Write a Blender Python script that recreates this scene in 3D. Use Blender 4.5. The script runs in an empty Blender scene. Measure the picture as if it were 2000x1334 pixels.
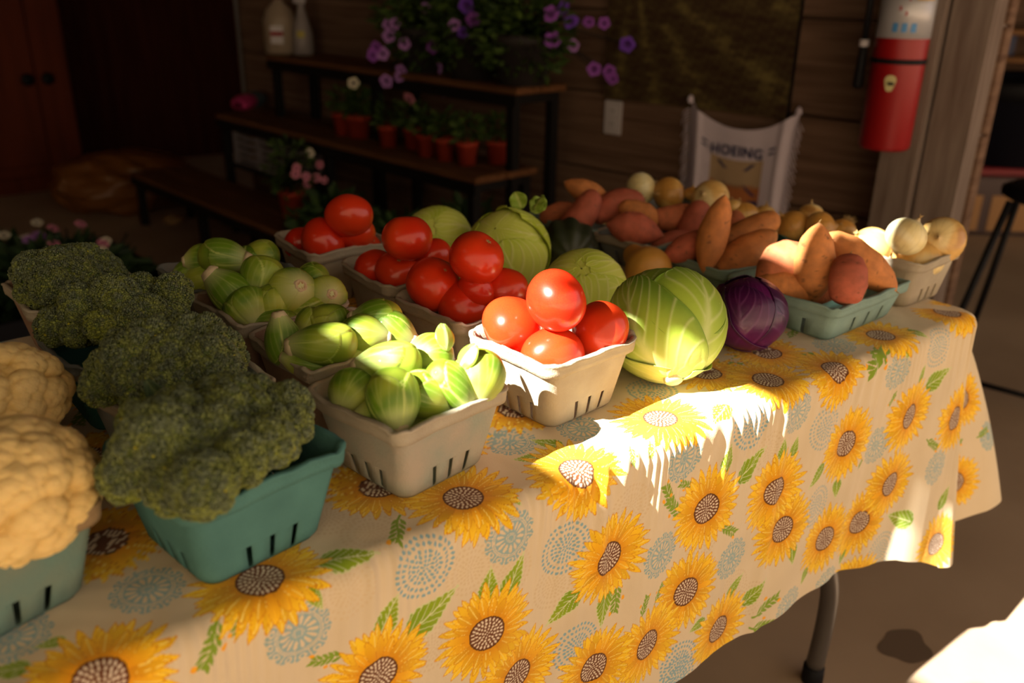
import bpy, math, random
import numpy as np
from mathutils import Vector, Matrix, kdtree, noise
rnd = random.Random(7); rng = np.random.default_rng(7)
S = bpy.context.scene; COL = S.collection
# ---------------------------------------------------------------- camera
F_PX, AZ, PITCH, ROLL = 1700.0, 52.6, 22.4, 1.0
CAM = np.array([0.0, 0.0, 1.225])
_a, _p, _r = np.radians([AZ, PITCH, ROLL])
CF = np.array([math.cos(_a)*math.cos(_p), math.sin(_a)*math.cos(_p), -math.sin(_p)])
_R = np.array([math.sin(_a), -math.cos(_a), 0.0]); _U = np.cross(_R, CF)
CR = _R*math.cos(_r)+_U*math.sin(_r); CU = -_R*math.sin(_r)+_U*math.cos(_r)
cd = bpy.data.cameras.new('camera'); cam = bpy.data.objects.new('camera', cd); COL.objects.link(cam)
cd.sensor_width = 36; cd.lens = F_PX*36/2000; cd.clip_start = 0.05; cd.clip_end = 100
cam.matrix_world = Matrix(((CR[0], CU[0], -CF[0], CAM[0]), (CR[1], CU[1], -CF[1], CAM[1]), (CR[2], CU[2], -CF[2], CAM[2]), (0, 0, 0, 1)))
cd.dof.use_dof = True; cd.dof.focus_distance = 1.03; cd.dof.aperture_fstop = 3.2; cd.dof.aperture_blades = 9
S.camera = cam
def ray(x, y): return CF*F_PX+CR*(x-1000)+CU*(667-y)
def at(x, y, z): d = ray(x, y); return CAM+d*(z-CAM[2])/d[2]            # a pixel's point on a level plane
def atY(x, y, Y): d = ray(x, y); return CAM+d*(Y-CAM[1])/d[1]
def depth(P): return float((np.array(P)-CAM)@CF)
# ---------------------------------------------------------------- light
S.view_settings.view_transform = 'Standard'; S.view_settings.look = 'None'; S.view_settings.gamma = 1.0
S.view_settings.use_curve_mapping = False; S.view_settings.exposure = 0.0
ELEV, SAZ = math.radians(40), math.radians(1)
SUN = np.array([-math.cos(ELEV)*math.cos(SAZ), math.cos(ELEV)*math.sin(SAZ), math.sin(ELEV)])
sl = bpy.data.lights.new('sun', 'SUN'); sl.energy = 31.0; sl.color = (1.0, 0.95, 0.85); sl.angle = math.radians(0.45)
so = bpy.data.objects.new('sun', sl); COL.objects.link(so); so.location = (-4, 0, 6)
so.rotation_euler = Vector(SUN).to_track_quat('Z', 'Y').to_euler()
w = bpy.data.worlds.new('sky'); S.world = w; w.use_nodes = True
nt = w.node_tree; bg = nt.nodes['Background']
tc = nt.nodes.new('ShaderNodeTexCoord'); sx = nt.nodes.new('ShaderNodeSeparateXYZ'); mr = nt.nodes.new('ShaderNodeMapRange')
mx = nt.nodes.new('ShaderNodeMix'); mx.data_type = 'RGBA'
nt.links.new(tc.outputs['Generated'], sx.inputs[0]); nt.links.new(sx.outputs['X'], mr.inputs['Value'])
mr.inputs['From Min'].default_value = -0.3; mr.inputs['From Max'].default_value = 0.8
nt.links.new(mr.outputs[0], mx.inputs['Factor'])
mx.inputs['A'].default_value = (1.0, 0.74, 0.45, 1); mx.inputs['B'].default_value = (0.95, 0.80, 0.74, 1)
nt.links.new(mx.outputs['Result'], bg.inputs['Color']); bg.inputs['Strength'].default_value = 1.22
# ---------------------------------------------------------------- helpers
def mat(name, color=(.5, .5, .5), rough=.6, attr=False, bump=0, bscale=200, mottle=0, mscale=20, dark=None, spec=.5, sss=0, metal=0, coat=0, stretch=None, detail=6, trans=0, sheen=0, mcol=None):
    m = bpy.data.materials.new(name); m.use_nodes = True; n = m.node_tree; b = n.nodes['Principled BSDF']; L = n.links.new
    b.inputs['Roughness'].default_value = rough; b.inputs['Specular IOR Level'].default_value = spec
    b.inputs['Metallic'].default_value = metal; b.inputs['Coat Weight'].default_value = coat; b.inputs['Coat Roughness'].default_value = .08
    b.inputs['Transmission Weight'].default_value = trans; b.inputs['Sheen Weight'].default_value = sheen
    if sss: b.inputs['Subsurface Weight'].default_value = sss; b.inputs['Subsurface Radius'].default_value = (.012, .005, .002); b.inputs['Subsurface Scale'].default_value = 1
    t = n.nodes.new('ShaderNodeTexCoord'); src = t.outputs['Object']
    if stretch:
        mp = n.nodes.new('ShaderNodeMapping'); mp.inputs['Scale'].default_value = stretch; L(src, mp.inputs[0]); src = mp.outputs[0]
    if attr:
        a = n.nodes.new('ShaderNodeAttribute'); a.attribute_name = 'Col'; out = a.outputs['Color']
    else:
        a = n.nodes.new('ShaderNodeRGB'); a.outputs[0].default_value = (*color, 1); out = a.outputs[0]
    if mottle:
        ns = n.nodes.new('ShaderNodeTexNoise'); ns.inputs['Scale'].default_value = mscale; ns.inputs['Detail'].default_value = detail; L(src, ns.inputs['Vector'])
        r = n.nodes.new('ShaderNodeMapRange'); r.inputs['From Min'].default_value = .35; r.inputs['From Max'].default_value = .7; L(ns.outputs['Fac'], r.inputs['Value'])
        r.inputs['To Max'].default_value = mottle
        m2 = n.nodes.new('ShaderNodeMix'); m2.data_type = 'RGBA'; m2.blend_type = 'MIX' if mcol else 'MULTIPLY'
        m2.inputs['B'].default_value = (*(mcol or dark or (.3, .25, .2)), 1)
        L(r.outputs[0], m2.inputs['Factor']); L(out, m2.inputs['A']); out = m2.outputs['Result']
    L(out, b.inputs['Base Color'])
    if bump:
        n2 = n.nodes.new('ShaderNodeTexNoise'); n2.inputs['Scale'].default_value = bscale; n2.inputs['Detail'].default_value = 4; L(src, n2.inputs['Vector'])
        bp = n.nodes.new('ShaderNodeBump'); bp.inputs['Strength'].default_value = bump; bp.inputs['Distance'].default_value = .001; L(n2.outputs['Fac'], bp.inputs['Height']); L(bp.outputs[0], b.inputs['Normal'])
    return m
def mesh(name, V, Fc, m=None, col=None, smooth=True):
    V = np.asarray(V, np.float32); me = bpy.data.meshes.new(name)
    if isinstance(Fc, np.ndarray):
        k = Fc.shape[1]; me.vertices.add(len(V)); me.vertices.foreach_set('co', V.ravel())
        me.loops.add(Fc.size); me.loops.foreach_set('vertex_index', Fc.astype(np.int32).ravel())
        me.polygons.add(len(Fc)); me.polygons.foreach_set('loop_start', (np.arange(len(Fc))*k).astype(np.int32))
        me.update(calc_edges=True)
    else:
        me.from_pydata([tuple(map(float, v)) for v in V], [], [tuple(int(i) for i in f) for f in Fc]); me.update()
    if smooth: me.polygons.foreach_set('use_smooth', np.ones(len(me.polygons), bool))
    if col is not None:
        c = np.ones((len(V), 4), np.float32); c[:, :3] = np.clip(col, 0, 1)
        at_ = me.color_attributes.new('Col', 'FLOAT_COLOR', 'POINT'); at_.data.foreach_set('color', c.ravel())
    if m: me.materials.append(m)
    return me
def obj(name, me, parent=None, label=None, cat=None, group=None, kind=None, M=None):
    o = bpy.data.objects.new(name, me); COL.objects.link(o)
    if parent: o.parent = parent
    if M is not None: o.matrix_local = M
    if label: o['label'] = label
    if cat: o['category'] = cat
    if group: o['group'] = group
    if kind: o['kind'] = kind
    return o
def empty(name, label, cat, loc=(0, 0, 0), rz=0, group=None):
    o = bpy.data.objects.new(name, None); COL.objects.link(o); o.location = loc; o.rotation_euler = (0, 0, rz); o.empty_display_size = .02
    o['label'] = label; o['category'] = cat
    if group: o['group'] = group
    return o
def copy_tree(o, parent=None):
    c = o.copy(); COL.objects.link(c); c.parent = parent
    for ch in list(o.children): copy_tree(ch, c)
    return c
def grid_faces(nr, nc, wrap=False):
    j = np.arange(nc if wrap else nc-1); i = np.arange(nr-1); I, J = np.meshgrid(i, j, indexing='ij'); J2 = (J+1) % nc
    return np.stack([I*nc+J, I*nc+J2, (I+1)*nc+J2, (I+1)*nc+J], -1).reshape(-1, 4)
class MB:
    """collects boxes, tubes and lathes into one mesh"""
    def __init__(s): s.V = []; s.F = []; s.n = 0
    def add(s, V, Fc):
        V = np.asarray(V, float); s.V.append(V); s.F += [tuple(int(i)+s.n for i in f) for f in Fc]; s.n += len(V); return s
    def box(s, x0, x1, y0, y1, z0, z1, b=.002):
        b = min(b, (x1-x0)*.3, (y1-y0)*.3, (z1-z0)*.3); V = []
        for dz in (0, 1, 2, 3):
            z = (z0, z0+b, z1-b, z1)[dz]; k = b if dz in (0, 3) else 0
            for (sx_, sy_) in ((0, 0), (1, 0), (1, 1), (0, 1)):
                X = x1-k if sx_ else x0+k; Y = y1-k if sy_ else y0+k
                V.append((X, Y, z))
        Fc = [(3, 2, 1, 0), (12, 13, 14, 15)]
        for r in range(3):
            for k in range(4): a = r*4+k; c = r*4+(k+1) % 4; Fc.append((a, c, c+4, a+4))
        return s.add(V, Fc)
    def tube(s, pts, r, n=10, cap=True):
        P = np.asarray(pts, float); T = np.gradient(P, axis=0); T /= np.linalg.norm(T, axis=1)[:, None]+1e-9
        up = np.array([0, 0, 1.]) if abs(T[0][2]) < .9 else np.array([1., 0, 0]); V = []
        rr = np.broadcast_to(np.asarray(r, float), (len(P),))
        for i in range(len(P)):
            a = np.cross(up, T[i]); a /= np.linalg.norm(a)+1e-9; b = np.cross(T[i], a); up = b if False else up
            if i and np.dot(a, pa) < 0: a = -a; b = -b
            pa = a
            for k in range(n): t = 2*math.pi*k/n; V.append(P[i]+rr[i]*(a*math.cos(t)+b*math.sin(t)))
        Fc = [(i*n+k, i*n+(k+1) % n, (i+1)*n+(k+1) % n, (i+1)*n+k) for i in range(len(P)-1) for k in range(n)]
        if cap: Fc += [tuple(range(n))[::-1], tuple(range((len(P)-1)*n, len(P)*n))]
        return s.add(V, Fc)
    def lathe(s, prof, n=32, c=(0, 0, 0)):
        V = []; Fc = []
        for (r, z) in prof:
            for k in range(n): t = 2*math.pi*k/n; V.append((c[0]+r*math.cos(t), c[1]+r*math.sin(t), c[2]+z))
        for i in range(len(prof)-1):
            for k in range(n): Fc.append((i*n+k, i*n+(k+1) % n, (i+1)*n+(k+1) % n, (i+1)*n+k))
        if prof[0][0] > 1e-6: Fc.append(tuple(range(n))[::-1])
        if prof[-1][0] > 1e-6: Fc.append(tuple(range((len(prof)-1)*n, len(prof)*n)))
        return s.add(V, Fc)
    def me(s, name, m, smooth=False, T=None):
        V = np.concatenate(s.V)
        if T is not None: V = V@np.array(T)[:3, :3].T+np.array(T)[:3, 3]
        return mesh(name, V, s.F, m, smooth=smooth)
def ico(sub):
    import bmesh
    b = bmesh.new(); bmesh.ops.create_icosphere(b, subdivisions=sub, radius=1); V = np.array([v.co[:] for v in b.verts]); Fc = np.array([[v.index for v in f.verts] for f in b.faces]); b.free(); return V, Fc
def fib(n):
    i = np.arange(n)+.5; ph = np.arccos(1-2*i/n); th = math.pi*(1+5**.5)*i
    return np.stack([np.cos(th)*np.sin(ph), np.sin(th)*np.sin(ph), np.cos(ph)], -1)
def vnoise(P, sc, seed=0):
    """cheap smooth numpy noise, sums of rotated sines, about -1..1"""
    r = np.random.default_rng(seed); o = np.zeros(len(P))
    for k in range(10):
        d = r.normal(size=P.shape[1]); d /= np.linalg.norm(d); o += np.sin(P@d*sc*(.6+1.1*r.random())+r.random()*6.28)
    return o/4.5
def mixc(a, b, t): t = np.clip(t, 0, 1)[:, None]; return np.asarray(a)*(1-t)+np.asarray(b)*t
def rot_to(axis, roll=0.0):
    """matrix whose local Z points along axis"""
    q = Vector(axis).normalized().to_track_quat('Z', 'Y'); return q.to_matrix().to_4x4()@Matrix.Rotation(roll, 4, 'Z')
def place(px, py, z): return Vector(at(px, py, z))
TZ = 0.745                                                                # top of the cloth on the table
# ---------------------------------------------------------------- the room
m_floor = mat('concrete', (.42, .30, .20), .8, mottle=.55, mscale=2.2, dark=(.62, .58, .54), bump=.3, bscale=60)
m_plank = mat('dark_barn_boards', (.20, .125, .085), .85, spec=.08, mottle=.9, mscale=6, dark=(.45, .4, .4), stretch=(1, .35, 9), bump=.6, bscale=30)
m_redwood = mat('red_brown_boards', (.032, .008, .005), .9, spec=.04, mottle=.8, mscale=4, dark=(.5, .4, .4), stretch=(5, 5, .5))
m_post = mat('grey_weathered_post', (.21, .165, .14), .85, spec=.1, mottle=.9, mscale=5, dark=(.55, .5, .48), stretch=(9, 9, .8), bump=.6, bscale=20)
m_black = mat('black_paint', (.006, .006, .008), .6, spec=.2)
m_ceil = mat('ceiling_boards', (.05, .03, .018), .9, spec=.05, mottle=.6, mscale=3, stretch=(1, 8, 1))
fl = MB().box(-14, 9, -14, 8, -.12, 0); obj('floor', fl.me('floor', m_floor), kind='structure')
ZC = 2.75
def to_ceil(x, y, z): k = (ZC-z)/SUN[2]; return (x+SUN[0]*k, y+SUN[1]*k)
HOLES = []                                                                # added cut-outs in the unseen ceiling, projected back from the wanted sun patches
def hole(pts): q = [to_ceil(*p) for p in pts]; xs = [a for a, b in q]; ys = [b for a, b in q]; HOLES.append((min(xs), max(xs), min(ys), max(ys)))
hole([(.495, .50, TZ), (.862, .650, TZ)]); hole([(.495, .649, TZ), (.795, .70, TZ)]); hole([(.495, .69, TZ), (.835, .815, TZ)])
hole([(1.02, .728, .87), (1.165, .80, .87)]); hole([(1.16, .704, .87), (1.384, .785, .87)])
hole([(1.46, .0, 0), (1.86, .553, 0)])
xs = sorted({-6.0, 7.5, *[h[0] for h in HOLES], *[h[1] for h in HOLES]}); ys = sorted({-1.3, 8.0, *[h[2] for h in HOLES], *[h[3] for h in HOLES]})
cb = MB()
for i in range(len(xs)-1):
    for j in range(len(ys)-1):
        cx, cy = (xs[i]+xs[i+1])/2, (ys[j]+ys[j+1])/2
        if any(h[0] < cx < h[1] and h[2] < cy < h[3] for h in HOLES): continue
        cb.box(xs[i], xs[i+1], ys[j], ys[j+1], ZC, ZC+.03, 0)
obj('ceiling', cb.me('ceiling', m_ceil), kind='structure')
WD = np.array([math.cos(math.radians(100)), math.sin(math.radians(100)), 0]); WN = np.array([-WD[1], WD[0], 0]); W0 = np.array([2.45, 1.45, 0])
def wallM(t=0, off=0, z=0): P = W0+WD*t+WN*off; return Matrix(((WD[0], WN[0], 0, P[0]), (WD[1], WN[1], 0, P[1]), (0, 0, 1, z), (0, 0, 0, 1)))
def wall_t(px, py, off=0.0):
    d = ray(px, py); k = ((W0[:2]+WN[:2]*off-CAM[:2])@WN[:2])/(d[:2]@WN[:2]); P = CAM+d*k; return float((P-W0)@WD), float(P[2])
wb = MB(); z = 0.005; TE = wall_t(470, 100)[0]
while z < ZC:
    h = .285; wb.box(-.30, TE, -.03, rnd.uniform(-.002, .002), z, min(z+h-.007, ZC), .003); z += h
wb.box(-.30, TE, -.06, -.03, 0, ZC, 0)
obj('wall_back', wb.me('wall_back', m_plank, T=wallM()), kind='structure')
wl = MB(); wl.box(-6, 1.95, 6.55, 6.65, 0, ZC, 0); obj('wall_far', wl.me('wall_far', m_redwood), kind='structure')
wl = MB(); wl.box(-6.1, -6, -1.3, 6.65, 0, ZC, 0); obj('wall_left', wl.me('wall_left', m_redwood), kind='structure')
wl = MB(); wl.box(6.6, 6.7, -1.3, 8, 0, ZC, 0); wl.box(1.95, 6.6, 6.55, 6.65, 0, ZC, 0); obj('wall_right', wl.me('wall_right', m_redwood), kind='structure')
# ---------------------------------------------------------------- table and its printed cloth
YF, XR, YB, XL, RR = 0.585, 1.415, 1.355, -0.95, 0.022
m_grey = mat('grey_tube_steel', (.10, .085, .075), .4, spec=.6, metal=.3); m_top = mat('plastic_table_top', (.5, .48, .45), .5)
t0 = empty('folding_table', 'long folding table with bent grey tube legs standing under the sunflower cloth', 'table', ((XL+XR)/2, (YF+YB)/2, 0))
def loc(o): return np.array(o.location)
mb = MB(); mb.box(XL+.02-loc(t0)[0], XR-.02-loc(t0)[0], YF+.02-loc(t0)[1], YB-.02-loc(t0)[1], .70, .738, .006); obj('table_top', mb.me('table_top', m_top), t0)
for sx_ in (-1, 1):
    for sy_ in (-1, 1):
        x = (1.24 if sx_ > 0 else -.78)-t0.location.x; y = (.675 if sy_ < 0 else 1.27)-t0.location.y
        P = [(x-.14, y, .70), (x-.12, y, .60), (x-.075, y, .42), (x-.015, y, .29), (x+.018, y, .21), (x+.022, y, .13), (x+.012, y, .03)]
        Q = np.array([np.array(P[0])]*1); Q = []
        for i in range(len(P)-1):
            for k in range(5): Q.append(np.array(P[i])*(1-k/5)+np.array(P[i+1])*k/5)
        Q.append(np.array(P[-1])); Q = np.array(Q)
        for _ in range(4): Q[1:-1] = (Q[:-2]+2*Q[1:-1]+Q[2:])/4
        lg = obj('leg', MB().tube(Q, .0165, 16).me('leg', m_grey, True), t0)
        obj('foot_cap', MB().lathe([(.0, 0), (.019, 0), (.0205, .004), (.0195, .036), (.017, .038)], 20, (x+.0115, y, 0.0)).me('foot_cap', m_black, True), lg)
    x = (1.24 if sx_ > 0 else -.78)-t0.location.x+.015
    obj('crossbar', MB().tube([(x, .675-t0.location.y, .25), (x, 1.27-t0.location.y, .25)], .009).me('crossbar', m_grey, True), t0)
def cr(P, n):                                                             # Catmull-Rom resample
    P = np.asarray(P, float); P = np.vstack([2*P[0]-P[1], P, 2*P[-1]-P[-2]]); u = np.linspace(0, len(P)-3-1e-9, n); i = u.astype(int); f = (u-i)[:, None]
    a, b, c, d = P[i], P[i+1], P[i+2], P[i+3]
    return .5*((2*b)+(-a+c)*f+(2*a-5*b+4*c-d)*f**2+(-a+3*b-3*c+d)*f**3)
def build_cloth():
    E = []; B = []; I = []; Sx = []; H = []
    inset = .10; HF = .385
    def hem(x): return np.interp(x, [-1, 1.1, 1.25, 1.32, 1.38], [.378, .380, .402, .43, .462])
    xs = np.concatenate([np.arange(XL+.05, -.15, .01), np.arange(-.15, 1.375, .00095)])
    for x in xs:
        yb = YF+.004-.034*max(0, (x-1.12)/.25)**1.3-.003*math.sin(x*21)-.003*math.sin(x*9+1)
        E.append((x, YF)); B.append((x, yb-.004)); I.append((max(x, XL+inset) if x < 0 else min(x, XR-inset), YF+inset)); Sx.append(x); H.append(hem(x))
    n = 420
    ctl = [(1.376, .5485), (1.403, .543), (1.424, .556), (1.424, .598), (1.440, .613), (1.475, .606), (1.54, .585), (1.60, .568), (1.632, .572), (1.632, .61), (1.58, .69), (1.49, .80)]
    bc = cr(ctl, n); L = np.concatenate([[0], np.cumsum(np.linalg.norm(np.diff(bc, axis=0), axis=1))])
    u = L/L[-1]; Le = .0628+.175
    for k in range(n):
        e = u[k]*Le
        if e < .0628: a = e/.04; ex, ey = 1.375+.04*math.sin(a), .625-.04*math.cos(a)
        else: ex, ey = XR, .625+e-.0628
        E.append((ex, ey)); B.append(bc[k]); I.append((XR-inset, max(YF+inset, ey))); Sx.append(1.375+L[k])
        H.append(np.interp(u[k], [0, .06, .2, .45, .62, .8, 1], [.462, .468, .45, .435, .415, .37, .37]))
    s0 = Sx[-1]
    for y in np.arange(.81, YB-.04, .01): E.append((XR, y)); B.append((XR+.075-.05*min(1, (y-.8)/.2)+.008*math.sin(y*30), y)); I.append((XR-inset, min(y, YB-inset))); Sx.append(s0+y-.8); H.append(.37)
    for a in np.linspace(0, math.pi/2, 10): E.append((XR-.04+.04*math.cos(a), YB-.04+.04*math.sin(a))); B.append((XR-.04+.09*math.cos(a), YB-.04+.09*math.sin(a))); I.append((XR-inset, YB-inset)); Sx.append(s0+.6+a*.05); H.append(.40)
    for x in np.arange(XR-.05, XL+.05, -.01): E.append((x, YB)); B.append((x, YB+.03+.01*math.sin(x*25))); I.append((min(max(x, XL+inset), XR-inset), YB-inset)); Sx.append(s0+.7+XR-x); H.append(.37)
    for a in np.linspace(0, math.pi/2, 10): E.append((XL+.04-.04*math.sin(a), YB-.04+.04*math.cos(a))); B.append((XL+.04-.09*math.sin(a), YB-.04+.09*math.cos(a))); I.append((XL+inset, YB-inset)); Sx.append(s0+3.1+a*.05); H.append(.40)
    for y in np.arange(YB-.05, YF+.05, -.01): E.append((XL, y)); B.append((XL-.03-.008*math.sin(y*30), y)); I.append((XL+inset, min(max(y, YF+inset), YB-inset))); Sx.append(s0+3.2+YB-y); H.append(.37)
    for a in np.linspace(0, math.pi/2, 10): E.append((XL+.04-.04*math.cos(a), YF+.04-.04*math.sin(a))); B.append((XL+.04-.09*math.cos(a), YF+.04-.09*math.sin(a))); I.append((XL+inset, YF+inset)); Sx.append(s0+4.+a*.05); H.append(.40)
    E, B, I = map(np.array, (E, B, I)); Sx = np.array(Sx); H = np.array(H); N = len(E)
    T_ = np.roll(E, -1, 0)-np.roll(E, 1, 0); T_ /= np.linalg.norm(T_, axis=1)[:, None]; Nn = np.stack([T_[:, 1], -T_[:, 0]], -1)
    nflat, narc, ndrop = 88, 30, 400
    rows = []; tt = []; PW = 1.25-.72*np.exp(-((Sx-1.66)/.15)**2)
    for i in range(nflat):
        f = i/nflat; P = I*(1-f)+(E-Nn*RR)*f; rows.append(np.column_stack([P, np.full(N, TZ)])); tt.append(-inset+(inset-RR)*f)
    for i in range(narc):
        a = math.pi/2*i/narc; rows.append(np.column_stack([E-Nn*RR+Nn*RR*math.sin(a), np.full(N, TZ-RR+RR*math.cos(a))])); tt.append(-RR+RR*a)
    dz0 = TZ-RR
    for i in range(ndrop+1):
        f = i/ndrop; h = f*(H-RR)
        w = f**PW; P = E+(B-E)*w[:, None]
        rows.append(np.column_stack([P, dz0-h])); tt.append(None)
    V = np.array(rows); R_, C_ = V.shape[:2]
    Tt = np.zeros((R_, C_))
    for i, t in enumerate(tt): Tt[i] = t if t is not None else (TZ-V[i, :, 2])-.0094
    Ss = np.broadcast_to(Sx, (R_, C_)).copy(); Ss[:nflat+narc] = np.where(Sx < 1.375, V[:nflat+narc, :, 0]*0+Sx, Sx)
    # small wrinkles of the hanging side, strongest just under the edge
    hh = np.clip(Tt, 0, 1); front = (Sx < 1.5)
    wr = .0011*np.sin(Ss*430+6*np.sin(Ss*37)+hh*30)*np.exp(-hh/.07)+.0016*np.sin(Ss*150+4*np.sin(Ss*23)+hh*9)*np.exp(-hh/.16)+.0030*np.sin(Ss*47+hh*7+1.5*np.sin(Ss*11))*np.clip(hh/.1, 0, 1)
    wr += .0035*np.exp(-((Ss-.575-.05*hh)/.010)**2)*np.clip(hh/.05, 0, 1)+.004*np.exp(-((Ss-.90+.02*hh)/.012)**2)*np.clip(hh/.03, 0, 1)
    wr *= np.clip((Tt+.022)/.02, 0, 1)
    V[:, :, 0] += Nn[:, 0]*wr; V[:, :, 1] += Nn[:, 1]*wr
    fr = Tt < 0                                                           # faint unevenness of the cloth lying on the table
    V1 = V.reshape(-1, 3); zz = .0006*vnoise(V1[:, :2], 60, 3)+.0004*vnoise(V1[:, :2], 160, 4); V1[:, 2] += zz*np.clip(-Tt.ravel()/.03, 0, 1)
    F1 = grid_faces(R_, C_, True)[:, ::-1]
    # inner top
    xi = np.arange(XL+inset, XR-inset+.001, .003); yi = np.linspace(YF+inset, YB-inset, 190)
    X, Y = np.meshgrid(xi, yi); X = X.clip(None, XR-inset); V2 = np.column_stack([X.ravel(), Y.ravel(), np.full(X.size, TZ)])
    V2[:, 2] += (.0006*vnoise(V2[:, :2], 60, 3)+.0004*vnoise(V2[:, :2], 160, 4))
    F2 = grid_faces(len(yi), len(xi))+len(V1)
    s = np.concatenate([Ss.ravel(), V2[:, 0]]); t = np.concatenate([Tt.ravel(), YF-V2[:, 1]])
    onf = t < 0; Vall = np.vstack([V1, V2])
    s = np.where(onf & (s < 1.42), Vall[:, 0], s)
    return Vall, np.vstack([F1, F2]), s, t
CV, CFc, cs, ct = build_cloth()
def top_st(px, py): P = at(px, py, TZ); return P[0], YF-P[1]
def fr_st(px, py, Y=.572): P = atY(px, py, Y); return P[0], TZ-P[2]-.0094
def st(px, py): a = top_st(px, py); return a if a[1] < -.004 else fr_st(px, py)
base = np.array([.74, .60, .40]); CC = np.tile(base, (len(cs), 1)); CC *= (1-.05*np.clip(vnoise(np.column_stack([cs, ct]), 45, 8), 0, 1))[:, None]
def local(s, t, R, rot=0.0):
    i = np.nonzero((np.abs(cs-s) < R*1.05) & (np.abs(ct-t) < R*1.05))[0]; a, b = (cs[i]-s)/R, (ct[i]-t)/R; c, d = math.cos(rot), math.sin(rot)
    return i, a*c+b*d, -a*d+b*c
def put(i, m, col): CC[i[m]] = col[m] if isinstance(col, np.ndarray) and col.ndim == 2 else col
def sunflower(s, t, R=.066, disc=.30):
    rot = rnd.random()*6; i, a, b = local(s, t, R, rot); r = np.hypot(a, b); th = np.arctan2(b, a)
    if not len(i): return
    for layer, n in ((0, 27), (1, 23), (2, 19)):
        f = (th/(2*math.pi)*n+layer*.37) % n; k = np.floor(f).astype(int); d = (f-k)*2-1
        rr_ = np.array([rnd.uniform(.86, 1.0) for _ in range(n)])*(1, .90, .76)[layer]; sh = np.array([rnd.uniform(.85, 1.08) for _ in range(n)]); pk = rr_[k]
        edge = pk*(1-.30*np.abs(d)**1.35-.06*(np.abs(d) > .9)); m = (r < edge)
        base_ = mixc((.80, .33, .008), (1.0, .60, .02), (r-disc)/(.75-disc)+.25-.15*layer)*sh[k][:, None]
        st_ = np.cos(d*9+k)*np.cos(d*3)*(r > .38)
        c = np.where((st_ > .72)[:, None], np.array([1.0, .76, .16]), base_)
        c = np.where(((edge-r) < .025)[:, None], np.array([.74, .30, .01]), c)
        c = np.where((np.abs(d) > .93)[:, None], np.array([.70, .27, .01]), c); put(i, m, c)
    m = r < disc+.015; put(i, m, (.04, .014, .006)); m = r < disc; put(i, m, (.17, .058, .022))
    for rd, n, hl in ((.03, 4, .016), (.08, 8, .020), (.135, 12, .024), (.19, 17, .026), (.255, 24, .032)):
        f = (th/(2*math.pi)*n+rd*9) % 1; q = ((r-rd)/hl)**2+((f-.5)*2/.52)**2
        put(i, q < 1, (.82, .68, .50))
def medallion(s, t, R=.032, col=(.26, .42, .44), fade=0.0):
    i, a, b = local(s, t, R, rnd.random()*6); r = np.hypot(a, b); th = np.arctan2(b, a); col = np.array(col)*(1-fade)+base*fade
    def ring(n, r0, r1, wd, ph=0): f = (th/(2*math.pi)*n+ph) % 1; return (((r-(r0+r1)/2)/((r1-r0)/2))**2+((f-.5)*2/wd)**2) < 1
    m = (r < .66) & (r > .17); m &= ~ring(14, .24, .56, .62); m |= (r < .10)
    m |= (r > .12) & (r < .15); m &= ~((r > .60) & (r < .635))
    sc = .86+.12*np.abs(np.cos(th*6)); o = (r > .70) & (r < sc); o &= ~ring(12, .74, .92, .6); o &= ~(np.abs(((th/(2*math.pi)*12+.5) % 1)-.5) < .05); o |= ring(12, .78, .88, .28)
    put(i, m | o, col)
def dots(s, t, R=.034, col=(.26, .42, .47), fade=0.0):
    i, a, b = local(s, t, R, rnd.random()*6); r = np.hypot(a, b); th = np.arctan2(b, a); col = np.array(col)*(1-fade)+base*fade
    for k, (rd, n) in enumerate(((.08, 5), (.22, 10), (.36, 15), (.50, 20), (.72, 27), (.92, 32))):
        f = (th/(2*math.pi)*n+k*.3) % 1; put(i, (((r-rd)/.062)**2+((f-.5)*2/.62)**2) < 1, col)
def leaf(s0, t0_, s1, t1, wd=.30):
    s1, t1 = s0+(s1-s0)*1.28, t0_+(t1-t0_)*1.28
    L = math.hypot(s1-s0, t1-t0_)
    if L < .008: return
    i, a, b = local((s0+s1)/2, (t0_+t1)/2, L*.56, math.atan2(t1-t0_, s1-s0)); a = (a/1.786*2+1)/2*1.0; a = a*1.0; b = b/1.786*2/2
    u = np.clip(a, 0, 1); pr = wd*np.sin(math.pi*u**.62)**1.0*(1-.30*u)+.012*np.sin(u*60); inside = (a > 0) & (a < 1)
    m = inside & (np.abs(b) < pr); put(i, m, (.66, .66, .34)); m = inside & (np.abs(b) < pr-.028); put(i, m, mixc((.20, .33, .012), (.36, .46, .02), u))
    v = (np.abs(b) < .014) | (np.abs(((a*6-np.abs(b)*9) % 1)-.5) < .06); put(i, m & v & (a > .06), (.66, .68, .36))
def sprig(s0, t0_, s1, t1):
    L = math.hypot(s1-s0, t1-t0_); ang = math.atan2(t1-t0_, s1-s0); g = (.24, .36, .03)
    i, a, b = local((s0+s1)/2, (t0_+t1)/2, L*.7, ang); a = a*.7+.5; b = b*.7
    put(i, (a > 0) & (a < 1) & (np.abs(b-.04*np.sin(a*6)) < .030), g)
    for k in range(5):
        for sg in (-1, 1):
            x0 = .15+k*.17; c_, s_ = math.cos(.6), math.sin(.6)*sg; x = (a-x0)*c_+(b)*s_; y = -(a-x0)*s_+b*c_
            put(i, (x > 0) & (x < .30) & (np.abs(y) < .048*np.sin(np.clip(x/.30, 0, 1)*math.pi)), g)
    for (q, e) in ((1.0, .14), (.55, -.24)):
        put(i, ((a-q)/.075)**2+((b-e)/.05)**2 < 1, (.95, .42, .02))
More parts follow.
